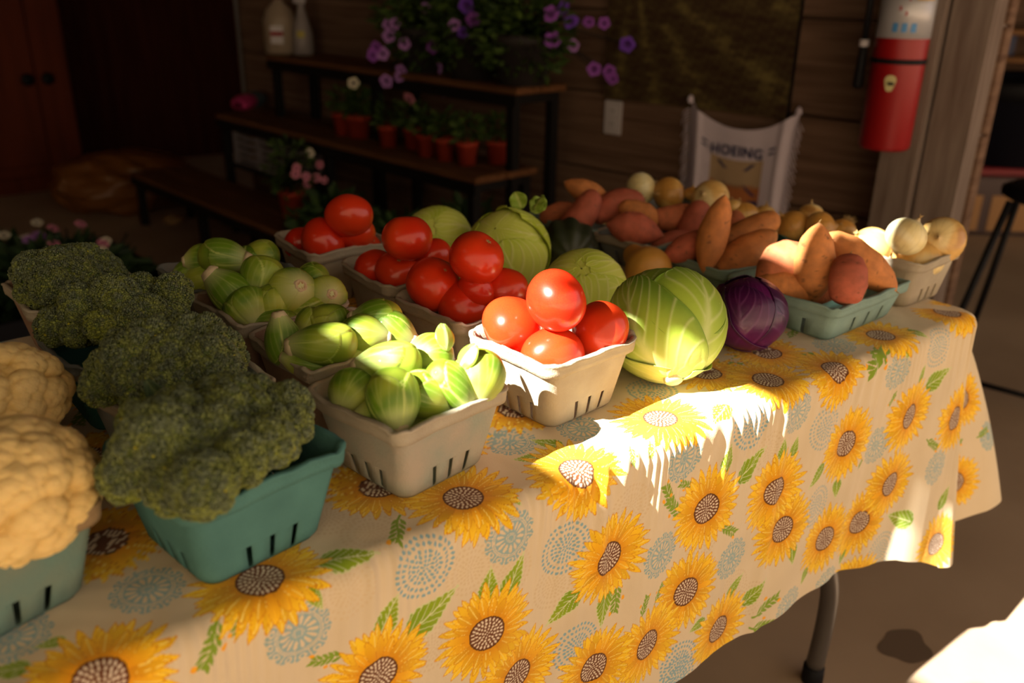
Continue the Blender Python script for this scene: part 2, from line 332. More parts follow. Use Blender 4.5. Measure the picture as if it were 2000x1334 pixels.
for (x, y) in [(725, 1040), (935, 1130), (1385, 1060), (690, 1170), (1010, 1130), (860, 1280), (1450, 1160), (1520, 890), (1100, 1160), (330, 1010), (1600, 1100), (1480, 1180), (1250, 1000), (640, 1010)]:
    dots(*st(x, y), .030, (.60, .42, .20), .68)
for (x, y) in [(288, 1152), (597, 1255), (1011, 1060), (996, 863), (1138, 838), (1354, 905), (1443, 1100), (1303, 1093), (1575, 812), (1771, 730), (1729, 879), (1825, 912), (1550, 1189), (1629, 1150), (1524, 688), (1629, 674), (20, 1245), (120, 760), (700, 850), (1960, 1225)]:
    medallion(*st(x, y), fade=.12 if x < 1500 else .25)
for (x, y) in [(845, 1122), (1121, 1084), (1139, 1276), (1485, 838), (1274, 763), (1335, 1301), (1625, 842), (1851, 684), (1608, 997), (1727, 1077), (1330, 1330)]:
    dots(*st(x, y), fade=0 if x < 1500 else .3)
for q in [(620, 1100, 718, 1080), (600, 1140, 638, 1198), (985, 965, 1037, 997), (752, 1262, 782, 1190), (805, 1262, 892, 1180), (965, 1190, 972, 1133), (998, 1178, 1030, 1107), (1145, 1165, 1098, 1225), (1200, 1165, 1190, 1225), (130, 1250, 75, 1262), (60, 1305, -20, 1312), (1430, 930, 1443, 881), (1454, 950, 1501, 893), (1541, 905, 1545, 870), (1566, 900, 1575, 867), (1624, 912, 1597, 951), (1655, 945, 1650, 975), (1825, 992, 1844, 954), (1776, 1017, 1750, 1012), (1557, 1068, 1557, 1101), (1671, 1084, 1664, 1112), (1594, 1119, 1583, 1147), (1436, 1180, 1463, 1140), (1468, 1195, 1501, 1149), (1387, 1215, 1361, 1238), (1600, 695, 1563, 690), (1604, 711, 1555, 705), (1561, 748, 1592, 765), (1762, 646, 1806, 651), (1783, 672, 1790, 700), (1809, 753, 1821, 724), (1825, 763, 1860, 730), (1358, 835, 1378, 870), (1100, 873, 1047, 861), (1065, 893, 1012, 898), (1002, 808, 1010, 830), (1420, 790, 1400, 815), (30, 650, 20, 640)]:
    leaf(*st(*q[:2]), *st(*q[2:]))
for q in [(782, 1005, 772, 1058), (430, 1195, 402, 1325), (505, 1195, 470, 1262), (215, 930, 250, 978), (175, 790, 150, 830), (1330, 1000, 1312, 955), (1350, 1020, 1318, 985), (1375, 960, 1345, 955), (1420, 1035, 1450, 1050), (690, 1295, 620, 1310), (1225, 1150, 1215, 1210), (1260, 1215, 1275, 1170), (1290, 1190, 1310, 1150), (1480, 1215, 1530, 1170), (1475, 1235, 1515, 1225), (1270, 880, 1255, 920), (1305, 870, 1290, 905), (1725, 670, 1715, 735), (1745, 675, 1735, 700), (1440, 705, 1490, 708), (1430, 700, 1465, 690), (1540, 660, 1555, 645), (1815, 860, 1830, 875), (1770, 770, 1755, 800), (1690, 925, 1700, 905), (1400, 705, 1450, 712)]:
    sprig(*st(*q[:2]), *st(*q[2:]))
for q in [(740, 950), (905, 972), (508, 1132), (165, 893), (205, 1058), (50, 705), (1380, 728), (1290, 817), (1500, 742), (1665, 728), (1720, 655), (1850, 610), (1162, 930), (195, 1325), (750, 1334), (1025, 1336), (965, 1250), (1205, 1102), (1353, 1165), (1275, 1268), (1175, 1318), (1395, 1003), (1418, 1240), (1542, 1042), (1530, 967), (1671, 875), (1788, 818), (1628, 1062), (1697, 1030), (1748, 950), (1812, 1055), (1005, 800), (1680, 1150), (700, 600), (640, 610)]:
    a = st(*q)
    if q == (195, 1325): a = top_st(195, 1318)
    sunflower(*a)
for (s_, t_, f_) in [(1.555, .085, 'd'), (1.66, .265, 'm'), (1.74, .10, 'm'), (1.365, .165, 'f'), (1.585, .175, 'f'), (1.565, .345, 'f'), (1.60, .015, 'f'), (1.76, .33, 'f')]: dict(f=sunflower, m=medallion, d=dots)[f_](s_, t_)
for q_ in [(1.54, .25, 1.58, .262), (1.62, .262, 1.66, .25), (1.52, .02, 1.56, .03)]: sprig(*q_)
for k in range(70):                                                      # the print goes on round the other sides and the middle of the table
    s_, t_ = rnd.uniform(1.9, 6.2), rnd.uniform(-.08, .36); (sunflower if k % 2 else medallion)(s_, t_)
for (a, b) in [(.25, -.25), (.55, -.33), (.46, -.15), (.9, -.28), (.98, -.1), (.2, -.5), (.5, -.6), (.9, -.6), (1.25, -.25), (1.2, -.5), (-.1, -.3), (-.3, -.1), (-.2, -.6), (-.6, -.4), (-.5, .1), (-.4, .3), (-.75, .1), (-.1, .15), (-.2, .32), (.02, .25), (.7, -.42), (1.1, -.4)]: sunflower(a, b)
m_cloth = mat('printed_cotton_cloth', attr=True, rough=.9, bump=.35, bscale=900, spec=.15, sheen=.15)
obj('tablecloth', mesh('tablecloth', CV, CFc, m_cloth, CC), label='cream cotton cloth printed with yellow sunflowers, draped over the long table', cat='tablecloth')
del CV, CFc, CC, cs, ct
# ---------------------------------------------------------------- moulded pulp baskets
def ring_pts(w, d, r, us):
    """points and outward normals of a rounded rectangle; us = list of (side, -1..1) or (corner, angle)"""
    P = []; Nn = []
    for (kind, k, u) in us:
        if kind == 's':
            hx, hy = w/2, d/2
            if k == 0: p = (u*(hx-r), -hy); n = (0, -1)
            elif k == 1: p = (hx, u*(hy-r)); n = (1, 0)
            elif k == 2: p = (-u*(hx-r), hy); n = (0, 1)
            else: p = (-hx, -u*(hy-r)); n = (-1, 0)
        else:
            a = -math.pi/2+k*math.pi/2+u*math.pi/2; n = (math.cos(a), math.sin(a)); c = [(1, -1), (1, 1), (-1, 1), (-1, -1)][k]
            p = (c[0]*(w/2-r)+r*n[0], c[1]*(d/2-r)+r*n[1])
        P.append(p); Nn.append(n)
    return np.array(P), np.array(Nn)
def basket_meshes(w, d, h, taper, mw, mr, seed, slots=3, wave=.0014):
    rg = random.Random(seed); us = []; slotcol = []; sw = .0064
    for k in range(4):
        ln = (w if k % 2 == 0 else d)*.86-.02; cuts = [-1.0]
        sl_ = [(-.42+.5*i)*1.0 for i in range(slots)] if slots == 3 else [(-.6+.4*i) for i in range(slots)]
        marks = []
        for c in sl_: e = sw/ln; marks += [(c-e, True), (c+e, False)]
        seq = [(-1, False)]
        for (m, o) in marks: seq.append((m, o))
        seq.append((1, False)); out = []
        for i in range(len(seq)-1):
            a, b = seq[i][0], seq[i+1][0]; nn = 1 if seq[i][1] else max(2, int((b-a)*7))
            for q in range(nn): out.append((a+(b-a)*q/nn, seq[i][1]))
        for (u, o) in out: us.append(('s', k, u)); slotcol.append(o)
        for q in range(7): us.append(('c', k, q/7)); slotcol.append(False)
    n = len(us); ph = [rg.random()*6.28 for _ in range(6)]
    ang = np.arange(n)/n*2*math.pi
    wv = wave*(np.sin(3*ang+ph[0])+.7*np.sin(7*ang+ph[1])+.5*np.sin(13*ang+ph[2])+.25*np.sin(29*ang+ph[3])); warp = .0018*(np.sin(2*ang+ph[4])+np.sin(5*ang+ph[5]))
    hs = [0, .006, .0285, .031, .05, .7*h, h-.0145, h]; hs = [x for x in hs if x <= h]; hs = sorted(set([min(x, h) for x in hs])); V = []
    for z in hs:
        f = z/h; k = taper+(1-taper)*f; P, Nn = ring_pts(w*k, d*k, .017*(1-.25*f), us)
        infl = -.0035 if z == 0 else 0
        P = P+Nn*((warp*f)[:, None]+infl); V.append(np.column_stack([P, z+wv*f**3]))
    V = np.concatenate(V); Fc = []
    for i in range(len(hs)-1):
        for j in range(n):
            if slotcol[j] and hs[i+1] <= .029 and h > .04: continue
            j2 = (j+1) % n; Fc.append((i*n+j, i*n+j2, (i+1)*n+j2, (i+1)*n+j))
    # raised lip above every slot
    c = len(V); V = np.vstack([V, [[0, 0, .0015]]])
    for j in range(n): Fc.append((c, (j+1) % n, j))
    body = mesh('basket_body', V, Fc, mw)
    # rim band
    P, Nn = ring_pts(w, d, .013, us); P = P+Nn*warp[:, None]; prof = [(.0002, h-.0150), (.0034, h-.0144), (.0044, h-.008), (.0044, h-.002), (.0060, h-.0006), (.0054, h+.0014), (.002, h+.0018), (-.0012, h+.0006), (-.0022, h-.004)]
    R_ = [np.column_stack([P+Nn*o, z+wv*((z/h)**3)+(0 if z < h-.003 else .0006*np.sin(ang*61+ph[2])+.0004*np.sin(ang*97+ph[1]))]) for o, z in prof]
    rim = mesh('rim', np.concatenate(R_), grid_faces(len(prof), n, True), mr)
    return body, rim
def pulp(name, c, mc, mott=.6): return mat(name, c, .92, mottle=mott, mscale=26, mcol=mc, bump=.7, bscale=420, spec=.12)
PU = dict(beige=pulp('grey_beige_pulp', (.44, .385, .29), (.32, .27, .20)), brown=pulp('brown_pulp', (.36, .24, .17), (.26, .16, .11)), teal=pulp('teal_pulp', (.085, .21, .19), (.06, .15, .14)),
          pale=pulp('pale_teal_pulp', (.25, .36, .32), (.17, .27, .25)), slate=pulp('slate_pulp', (.19, .22, .21), (.25, .21, .17)), tan=pulp('tan_pulp', (.34, .24, .13), (.25, .16, .08)),
          bt=pulp('teal_tinged_pulp', (.30, .32, .26), (.42, .35, .27), .9), dteal=pulp('deep_teal_pulp', (.05, .17, .155), (.035, .12, .11)), ct=pulp('dull_teal_pulp', (.13, .22, .19), (.20, .21, .15)))
BK = {}
def basket(name, fl_, ang, w, d, h, body, rim, label, seed, taper=.78, slots=3, group='pulp baskets on the table'):
    a = math.radians(ang); cx = fl_[0]+math.cos(a)*w/2-math.sin(a)*d/2; cy = fl_[1]+math.sin(a)*w/2+math.cos(a)*d/2
    t = empty('pulp_basket', label, 'basket', (cx, cy, TZ), a, group)
    b, r = basket_meshes(w, d, h, taper, PU[body], PU[rim], seed, slots)
    o = obj('basket_body', b, t); m = o.modifiers.new('thickness', 'SOLIDIFY'); m.thickness = .0020; m.offset = -1
    o = obj('rim', r, t, label={'tan': 'tan rim band', 'beige': 'beige rim band'}.get(rim) if rim != body else None); BK[name] = (cx, cy, a, w, d, h)
Q = .142
basket('CF1', (-.047, .632), 16, .155, .15, .088, 'ct', 'tan', 'dull teal basket with tan rim holding the nearest cauliflower, bottom left', 1)
basket('CF2', (-.042, .865), 5, Q, Q, .088, 'dteal', 'dteal', 'dark teal basket under the second, farther cauliflower at the left edge', 2)
basket('B1', (.149, .609), 10, .150, .150, .092, 'teal', 'teal', 'bright teal basket holding the nearest broccoli head', 3)
basket('B2', (.162, .79), 8, .145, .145, .09, 'slate', 'beige', 'slate and beige basket under the broccoli head with the loose leaf', 4)
basket('B3', (.140, .958), 3, Q, Q, .09, 'dteal', 'slate', 'dark teal basket under the third broccoli head from the front', 5)
basket('B4', (.138, 1.175), 2, Q, Q, .09, 'brown', 'beige', 'brown basket under the farthest broccoli head', 6)
basket('S1', (.352, .630), 10, .146, .146, .09, 'bt', 'beige', 'grey basket of brussels sprouts half in the sun, nearest of the sprout baskets', 7)
basket('S2', (.342, .806), 4, .143, .143, .09, 'brown', 'beige', 'brown basket of brussels sprouts just behind the sunlit one', 8)
basket('S3', (.332, .972), 3, .147, .147, .09, 'brown', 'beige', 'brown basket of brussels sprouts, third from the front', 9)
basket('S4', (.330, 1.128), 2, .145, .145, .09, 'slate', 'slate', 'farthest basket of brussels sprouts, with a slate-blue inside', 10)
basket('T1', (.566, .663), 6, .143, .143, .09, 'beige', 'beige', 'sunlit beige basket holding four bright tomatoes, nearest tomato basket', 11)
basket('T2', (.550, .83), 2, Q, Q, .09, 'beige', 'beige', 'shaded beige tomato basket just behind the sunlit one', 12)
basket('T3', (.549, 1.005), -1, Q, Q, .09, 'beige', 'beige', 'third tomato basket from the front, in shade', 13)
basket('T4', (.530, 1.203), 0, Q, Q, .09, 'beige', 'beige', 'farthest tomato basket, standing at the back edge', 14)
basket('P1', (1.070, .645), 3, .212, .185, .058, 'pale', 'pale', 'pale teal tray of sweet potatoes beside the red cabbage', 15, .86)
basket('P2', (1.087, .855), 0, .195, .155, .055, 'ct', 'pale', 'teal tray of sweet potatoes holding the tall upright one', 16, .86)
basket('P3', (1.084, 1.022), 4, .19, .135, .055, 'slate', 'beige', 'grey tray of sweet potatoes behind the two squashes', 17, .86)
basket('P4', (1.050, 1.168), -5, .20, .175, .055, 'slate', 'pale', 'farthest tray of sweet potatoes, at the back edge of the table', 18, .86)
basket('O1', (1.298, .657), 1, .146, .138, .082, 'beige', 'beige', 'beige basket of sunlit onions at the table corner', 19)
basket('O2', (1.312, .86), -8, .132, .135, .062, 'dteal', 'teal', 'teal basket holding the onion with bushy roots', 20)
basket('O3', (1.30, 1.015), 0, .132, .13, .06, 'teal', 'pale', 'teal basket of small onions below the hanging cloth', 21)
basket('O4', (1.272, 1.165), 0, .14, .14, .06, 'slate', 'slate', 'slate basket of onions at the far back corner of the table', 22)
def fit(px, py, z, R, key):
    """height on the pixel's ray at which a thing of radius R sits inside its basket"""
    cx, cy, a, w_, d_, h = BK[key]; best = None
    for k in range(-16, 13):
        zz = z+k*.002; P = at(px, py, zz); dx, dy = P[0]-cx, P[1]-cy; u = math.cos(a)*dx+math.sin(a)*dy; v = -math.sin(a)*dx+math.cos(a)*dy
        hi = max(0, zz-(TZ+h)-.2*R)/R; m = R*max(.25, .95-.8*hi)
        e = max(0, abs(u)-(w_/2-m))+max(0, abs(v)-(d_/2-m))+.35*abs(zz-z)
        if best is None or e < best[0]: best = (e, P, u, v, m)
    _, P, u, v, m = best; u2 = max(-(w_/2-m), min(w_/2-m, u)); v2 = max(-(d_/2-m), min(d_/2-m, v)); u2 = u+max(-.010, min(.010, u2-u)); v2 = v+max(-.010, min(.010, v2-v))
    return Vector((cx+math.cos(a)*u2-math.sin(a)*v2, cy+math.sin(a)*u2+math.cos(a)*v2, P[2]))
# ---------------------------------------------------------------- tomatoes
m_tom = mat('tomato_skin', attr=True, rough=.25, spec=.45, coat=.15, sss=.10, mottle=.25, mscale=40, mcol=(.75, .09, .01))
m_scar = mat('corky_scar', (.40, .26, .10), .9)
def tomato_mesh(seed):
    rg = np.random.default_rng(seed); n, mm = 44, 64; th = np.linspace(0, math.pi, n)[:, None]; ph = np.linspace(0, 2*math.pi, mm, endpoint=False)[None]
    k = rg.integers(4, 6); a = .012+.014*rg.random(); r = 1+a*np.cos(k*ph+rg.random()*6)*np.sin(th)**1.5+.012*np.cos(2*ph+rg.random()*6)*np.sin(th)
    r = r-.10*np.exp(-(th/.30)**2)-.03*np.exp(-((math.pi-th)/.25)**2)
    z = np.cos(th)*r*(.86+.06*rg.random()); x = np.sin(th)*np.cos(ph)*r; y = np.sin(th)*np.sin(ph)*r
    V = np.stack([x, y, z*np.ones_like(ph)], -1).reshape(-1, 3); c = mixc((.62, .018, .006), (.72, .055, .010), .5+.5*vnoise(V, 2.2, seed)); return V, grid_faces(n, mm, True)[:, ::-1], c
TOM = [mesh('tomato', *[q for q in (lambda V, F_, c: (V, F_, m_tom, c))(*tomato_mesh(s))]) for s in range(5)]
def star():
    mb = MB(); mb.lathe([(0, .0), (.05, .004), (.085, 0), (.07, -.02)], 12)
    for k in range(6): a = k*1.047+.3; mb.tube([(0, 0, 0), (.09*math.cos(a), .09*math.sin(a), .002), (.2*math.cos(a), .2*math.sin(a), -.02)], [.018, .012, .003], 5)
    return mb.me('stem_scar', m_scar, True)
SCAR = star()
def tomato(px, py, r, z, label, k, ax=(.2, -.3, 1), key='T1'):
    P = place(px, py, z); R = r*depth(P)/F_PX; P = fit(px, py, z, R, key); R = 1.07*r*depth(P)/F_PX
    M = Matrix.Translation(P)@rot_to(ax, rnd.random()*6)@Matrix.Scale(R, 4)
    o = obj('tomato', TOM[k % 5], label=label, cat='tomato', group='tomatoes in the baskets', M=M)
    obj('stem_scar', SCAR, o, M=Matrix.Translation((0, 0, .82 if 0 else .80)))
TL = [(1086, 587, 59, .893, 'large sunlit tomato on top of the pile in the nearest tomato basket', 0, (.9, -.2, .45)),
      (1000, 634, 56, .848, 'sunlit tomato at the left of the nearest tomato basket', 1, (-.3, .5, -1)),
      (1172, 645, 55, .842, 'tomato at the right of the nearest basket, half shaded by its neighbour', 2, (.9, -.2, -.5)),
      (1078, 697, 60, .823, 'sunlit tomato low at the front corner of the nearest tomato basket', 3, (.2, .9, .5)),
      (931, 504, 52, .893, 'dark red tomato on top of the second tomato basket', 1, (.3, -.5, .85)),
      (848, 556, 52, .848, 'dark red tomato at the left of the second tomato basket', 2, (.2, -.6, .8)),
      (908, 600, 50, .826, 'dark red tomato low at the front of the second tomato basket', 4, (-.1, -.8, .55)),
      (988, 570, 45, .838, 'dark red tomato at the right of the second tomato basket', 0, (.5, .4, .2)),
      (930, 568, 36, .85, 'dark red tomato deep between the others in the second tomato basket', 3, (.5, .4, .2)),
      (795, 465, 47, .893, 'dark red tomato on top of the third tomato basket', 4, (.1, .2, 1)),
      (733, 527, 40, .842, 'dark red tomato at the left of the third tomato basket', 0, (.1, .6, .6)),
      (778, 532, 43, .838, 'dark red tomato at the front of the third tomato basket', 1, (-.2, -.5, .9)),
      (848, 500, 35, .858, 'tomato at the back right of the third basket, touching the cabbage', 2, (.1, .6, .6)),
      (682, 422, 44, .898, 'dark red tomato on top of the farthest tomato basket', 3, (.3, .6, .6)),
      (632, 470, 43, .848, 'dark red tomato at the front left of the farthest tomato basket', 4, (.5, -.7, .5)),
      (588, 476, 32, .845, 'tomato half hidden at the left of the farthest basket', 0, (.1, .6, .6)),
      (709, 488, 38, .836, 'dark red tomato low at the right of the farthest tomato basket', 1, (.4, -.6, .7)),
      (697, 455, 34, .855, 'tomato at the back of the farthest tomato basket, under the top one', 2, (.1, .6, .6))]
for i, a in enumerate(TL): tomato(*a, key='T1' if i < 4 else 'T2' if i < 9 else 'T3' if i < 13 else 'T4')
# ---------------------------------------------------------------- brussels sprouts
m_spr = mat('sprout_leaves', attr=True, rough=.38, spec=.45, coat=.08, bump=.25, bscale=300, sss=.08)
m_cut = mat('sprout_cut_stem', attr=True, rough=.85, bump=.6, bscale=900, spec=.15)
def sprout_mesh(seed, slim):
    rg = np.random.default_rng(seed); n, mm = 84, 120
    th = np.linspace(0.0, math.pi, n)[:, None]; ph = np.linspace(0, 2*math.pi, mm, endpoint=False)[None]
    zz = -np.cos(th); prof = np.sin(th)**.85*(1+.18*zz)*(1-.22*np.exp(-((zz+1)/.5)**2)); prof = np.where(zz < -.82, np.maximum(prof, .0)*1.0, prof)
    rad = prof*slim*np.ones_like(ph); cv = np.zeros_like(rad); edge = np.zeros_like(rad); lev = np.zeros_like(rad)
    u = (zz+1)/2
    for k in range(6):
        c0 = k*2.4+rg.random()*.5; top = .62+.36*((k*7) % 6)/6; d = (ph-c0+math.pi) % (2*math.pi)-math.pi
        half = 1.15*np.sqrt(np.clip(1-((u-.45)/(top-.45+.02))**2, 0, 1))*(u > .45)+1.15*(u <= .45); ins = np.clip((half-np.abs(d))/.10, 0, 1)
        lev = np.where(ins > 0, np.maximum(lev, ins*(.6+.12*k)), lev); edge = np.where((ins > 0) & (ins < .9), 1.0, np.where(ins >= .9, 0, edge))
        vein = np.exp(-(d/.035)**2)+.6*np.exp(-(((np.abs(d)-u*.55) % .32-.16)/.034)**2)*(np.abs(d) > .06)
        cv = np.where(ins > .3, vein, cv)
    rad = rad*(1+.085*lev)+.012*cv*prof*(rg.random()*.3+.5)*.5
    bend = .05*rg.normal(); x = rad*np.cos(ph)+bend*zz**2; y = rad*np.sin(ph); z = zz*np.ones_like(ph)*1.0
    V = np.stack([x, y, z], -1).reshape(-1, 3); uu = (u*np.ones_like(ph)).ravel(); cvf = cv.ravel(); e = edge.ravel()
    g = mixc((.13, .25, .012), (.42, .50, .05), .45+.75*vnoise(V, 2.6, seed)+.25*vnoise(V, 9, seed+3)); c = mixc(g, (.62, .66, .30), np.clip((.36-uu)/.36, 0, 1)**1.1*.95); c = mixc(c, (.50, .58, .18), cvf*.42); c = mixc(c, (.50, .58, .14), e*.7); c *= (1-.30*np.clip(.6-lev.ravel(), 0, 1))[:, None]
    return V, grid_faces(n, mm, True), c
SPR = []
for s in range(6):
    V, Fc, c = sprout_mesh(s, (.52, .60, .66, .56, .74, .62)[s]); SPR.append((mesh('brussels_sprout', V, Fc, m_spr, c), (.52, .60, .66, .56, .74, .62)[s]))
cb_ = MB(); cb_.lathe([(.28, .12), (.23, .0), (.20, -.08), (.17, -.095), (.08, -.09), (0, -.085)], 24)
V = np.concatenate(cb_.V); V += .012*rng.normal(size=V.shape); c = mixc((.72, .60, .36), (.42, .20, .07), (.16-np.hypot(V[:, 0], V[:, 1]))/.1+.3*vnoise(V, 30))
CUT = mesh('cut_stem', V, cb_.F, m_cut, c)
def sprout(px, py, L, W, phi, tau, z, where, look, k, basket_):
    P = fit(px, py, z, W*.5, {S1: 'S1', S2: 'S2', S3: 'S3', S4: 'S4'}[basket_]); f, t = math.radians(phi), math.radians(tau)
    ax = (CR*math.cos(f)+CU*math.sin(f))*math.cos(t)+CF*math.sin(t)
    me, sl_ = SPR[k % 6]; wd = W/2/sl_/.93
    M = Matrix.Translation(P)@rot_to(ax, rnd.random()*6)@Matrix.Diagonal((wd, wd, L/2, 1))
    o = obj('brussels_sprout', me, label=f'{look} brussels sprout {where}', cat='brussels sprout', group='brussels sprouts in '+basket_, M=M)
    obj('cut_stem', CUT, o, M=Matrix.Translation((0, 0, -.90)), label='pale cut stem end')
    return o
S1 = 'the sunlit nearest basket'; S2 = 'the second sprout basket'; S3 = 'the third sprout basket'; S4 = 'the farthest sprout basket'
SL = [(755, 715, .074, .042, 5, -5, .858, 'lying on its side on top of '+S1, 'long sunlit', 0, S1), (689, 775, .054, .048, 60, 30, .838, 'at the left edge of '+S1, 'shaded round', 4, S1),
      (770, 785, .070, .045, 103, 20, .845, 'standing at the front of '+S1, 'plump upright', 1, S1), (838, 773, .062, .042, 165, -25, .838, 'beside the upright one at the front of '+S1, 'half-sunlit', 2, S1),
      (884, 757, .066, .036, 132, -10, .845, 'leaning at the middle right of '+S1, 'slim sunlit', 3, S1), (934, 742, .066, .047, 78, 15, .845, 'at the right corner of '+S1, 'broad sunlit', 2, S1),
      (835, 700, .056, .046, 10, 25, .852, 'at the back of '+S1+', next to a loose leaf', 'round', 4, S1), (741, 812, .056, .036, 5, 10, .826, 'with pale stem showing, front left of '+S1, 'small', 5, S1),
      (838, 808, .050, .036, 20, 10, .815, 'half buried at the front of '+S1, 'small dark', 5, S1), (836, 730, .055, .036, 160, 0, .832, 'tucked in the middle of '+S1, 'shaded', 3, S1),
      (553, 662, .064, .036, -82, 10, .848, 'standing stem up at the left of '+S2, 'yellowish', 3, S2), (628, 674, .080, .042, 2, 0, .852, 'lying across the front of '+S2, 'long', 0, S2),
      (599, 708, .060, .034, -12, 0, .836, 'at the front left corner of '+S2, 'small', 5, S2), (672, 706, .062, .040, 30, 25, .838, 'with brown cut stem at the front of '+S2, 'pale', 1, S2),
      (645, 634, .050, .044, 90, 0, .848, 'in the back row of '+S2, 'upright dark green', 4, S2), (608, 638, .046, .036, 60, 30, .845, 'leaning at the back left of '+S2, 'leafy', 5, S2),
      (714, 656, .060, .042, 175, 0, .852, 'in the middle of '+S2, 'yellow-green', 2, S2), (733, 622, .064, .040, 5, 0, .862, 'on top at the back right of '+S2, 'dark green', 0, S2),
      (772, 645, .058, .036, 150, 0, .852, 'at the right edge of '+S2, 'narrow', 3, S2), (765, 676, .072, .040, 178, 0, .842, 'lying by the right rim of '+S2, 'large flat', 1, S2),
      (680, 648, .045, .036, 30, 20, .838, 'hidden between others in '+S2, 'little', 5, S2),
      (449, 568, .078, .046, -42, 10, .852, 'with brown stem up in '+S3, 'long', 0, S3), (513, 545, .060, .050, 82, 15, .862, 'standing on its pale stem on top of '+S3, 'broad', 2, S3),
      (574, 568, .056, .054, 200, 55, .855, 'facing right on top of '+S3, 'fat round', 4, S3), (641, 578, .050, .046, 185, 65, .848, 'at the right corner of '+S3, 'round dark', 4, S3),
      (486, 606, .056, .050, 120, 20, .836, 'at the front left of '+S3, 'dark green', 4, S3), (535, 597, .056, .044, 85, 10, .838, 'with fanned veins, middle of '+S3, 'veined', 1, S3),
      (597, 610, .062, .036, 0, 0, .83, 'low behind the front rim of '+S3, 'half hidden', 3, S3), (607, 548, .052, .040, 20, 0, .850, 'at the back right of '+S3, 'bright green', 2, S3),
      (530, 628, .066, .024, 8, 0, .826, 'lying flat against the front rim of '+S3, 'thin leafy', 3, S3),
      (440, 503, .074, .044, 172, 0, .872, 'on top of '+S4+', pale stem to the right', 'leafy cut-open', 0, S4), (390, 507, .046, .036, 10, 15, .865, 'at the top left of '+S4, 'stubby', 5, S4),
      (508, 500, .056, .040, 0, 0, .858, 'with a curled leaf at the back right of '+S4, 'green', 1, S4), (466, 527, .052, .038, 30, 0, .850, 'in the middle of '+S4, 'shaded', 2, S4),
      (368, 530, .050, .030, 20, 0, .845, 'against the left rim of '+S4, 'slim', 3, S4), (378, 542, .050, .030, 20, 0, .836, 'below the slim one at the left of '+S4, 'pale-tipped', 5, S4),
      (398, 550, .062, .044, 25, 0, .836, 'at the front of '+S4, 'large dull green', 4, S4), (488, 512, .048, .036, 70, 0, .852, 'between the two topmost ones of '+S4, 'small', 5, S4)]
for a in SL: sprout(*a)
def leaf_mesh(name, L, W, curl, m, c1, c2, n=14, seed=0, wav=.0):
    u = np.linspace(0, 1, n)[:, None]; v = np.linspace(-1, 1, 9)[None]
    wd = W/2*np.sin(math.pi*np.clip(u*.93+.03, 0, 1))**.7; x = v*wd; y = L*u*np.ones_like(v); z = curl*u**2*L+.35*np.abs(v)*wd+wav*np.sin(u*14+v*3)*np.abs(v)
    V = np.stack([x, y, z], -1).reshape(-1, 3); c = mixc(c1, c2, (np.exp(-(v/.13)**2)+.35*(np.abs(((u*6-np.abs(v)*2) % 1)-.5) < .1)).ravel()); return mesh(name, V, grid_faces(n, 9), m, c)
lm = leaf_mesh('sprout_leaf', .026, .024, .6, m_spr, (.24, .38, .04), (.55, .62, .25))
for (x, y, z, ax, lb) in [(872, 686, .868, (.3, .1, 1), 'curled loose sprout leaf standing up at the back of the sunlit sprout basket'), (897, 722, .862, (.1, -.2, 1), 'small folded sprout leaf between the sunlit sprouts')]:
    M = Matrix.Translation(place(x, y, z))@rot_to(ax, 1.2)@Matrix.Rotation(math.pi/2, 4, 'X'); o = obj('loose_leaf', lm, label=lb, cat='leaf', M=M); mo = o.modifiers.new('thickness', 'SOLIDIFY'); mo.thickness = .0006
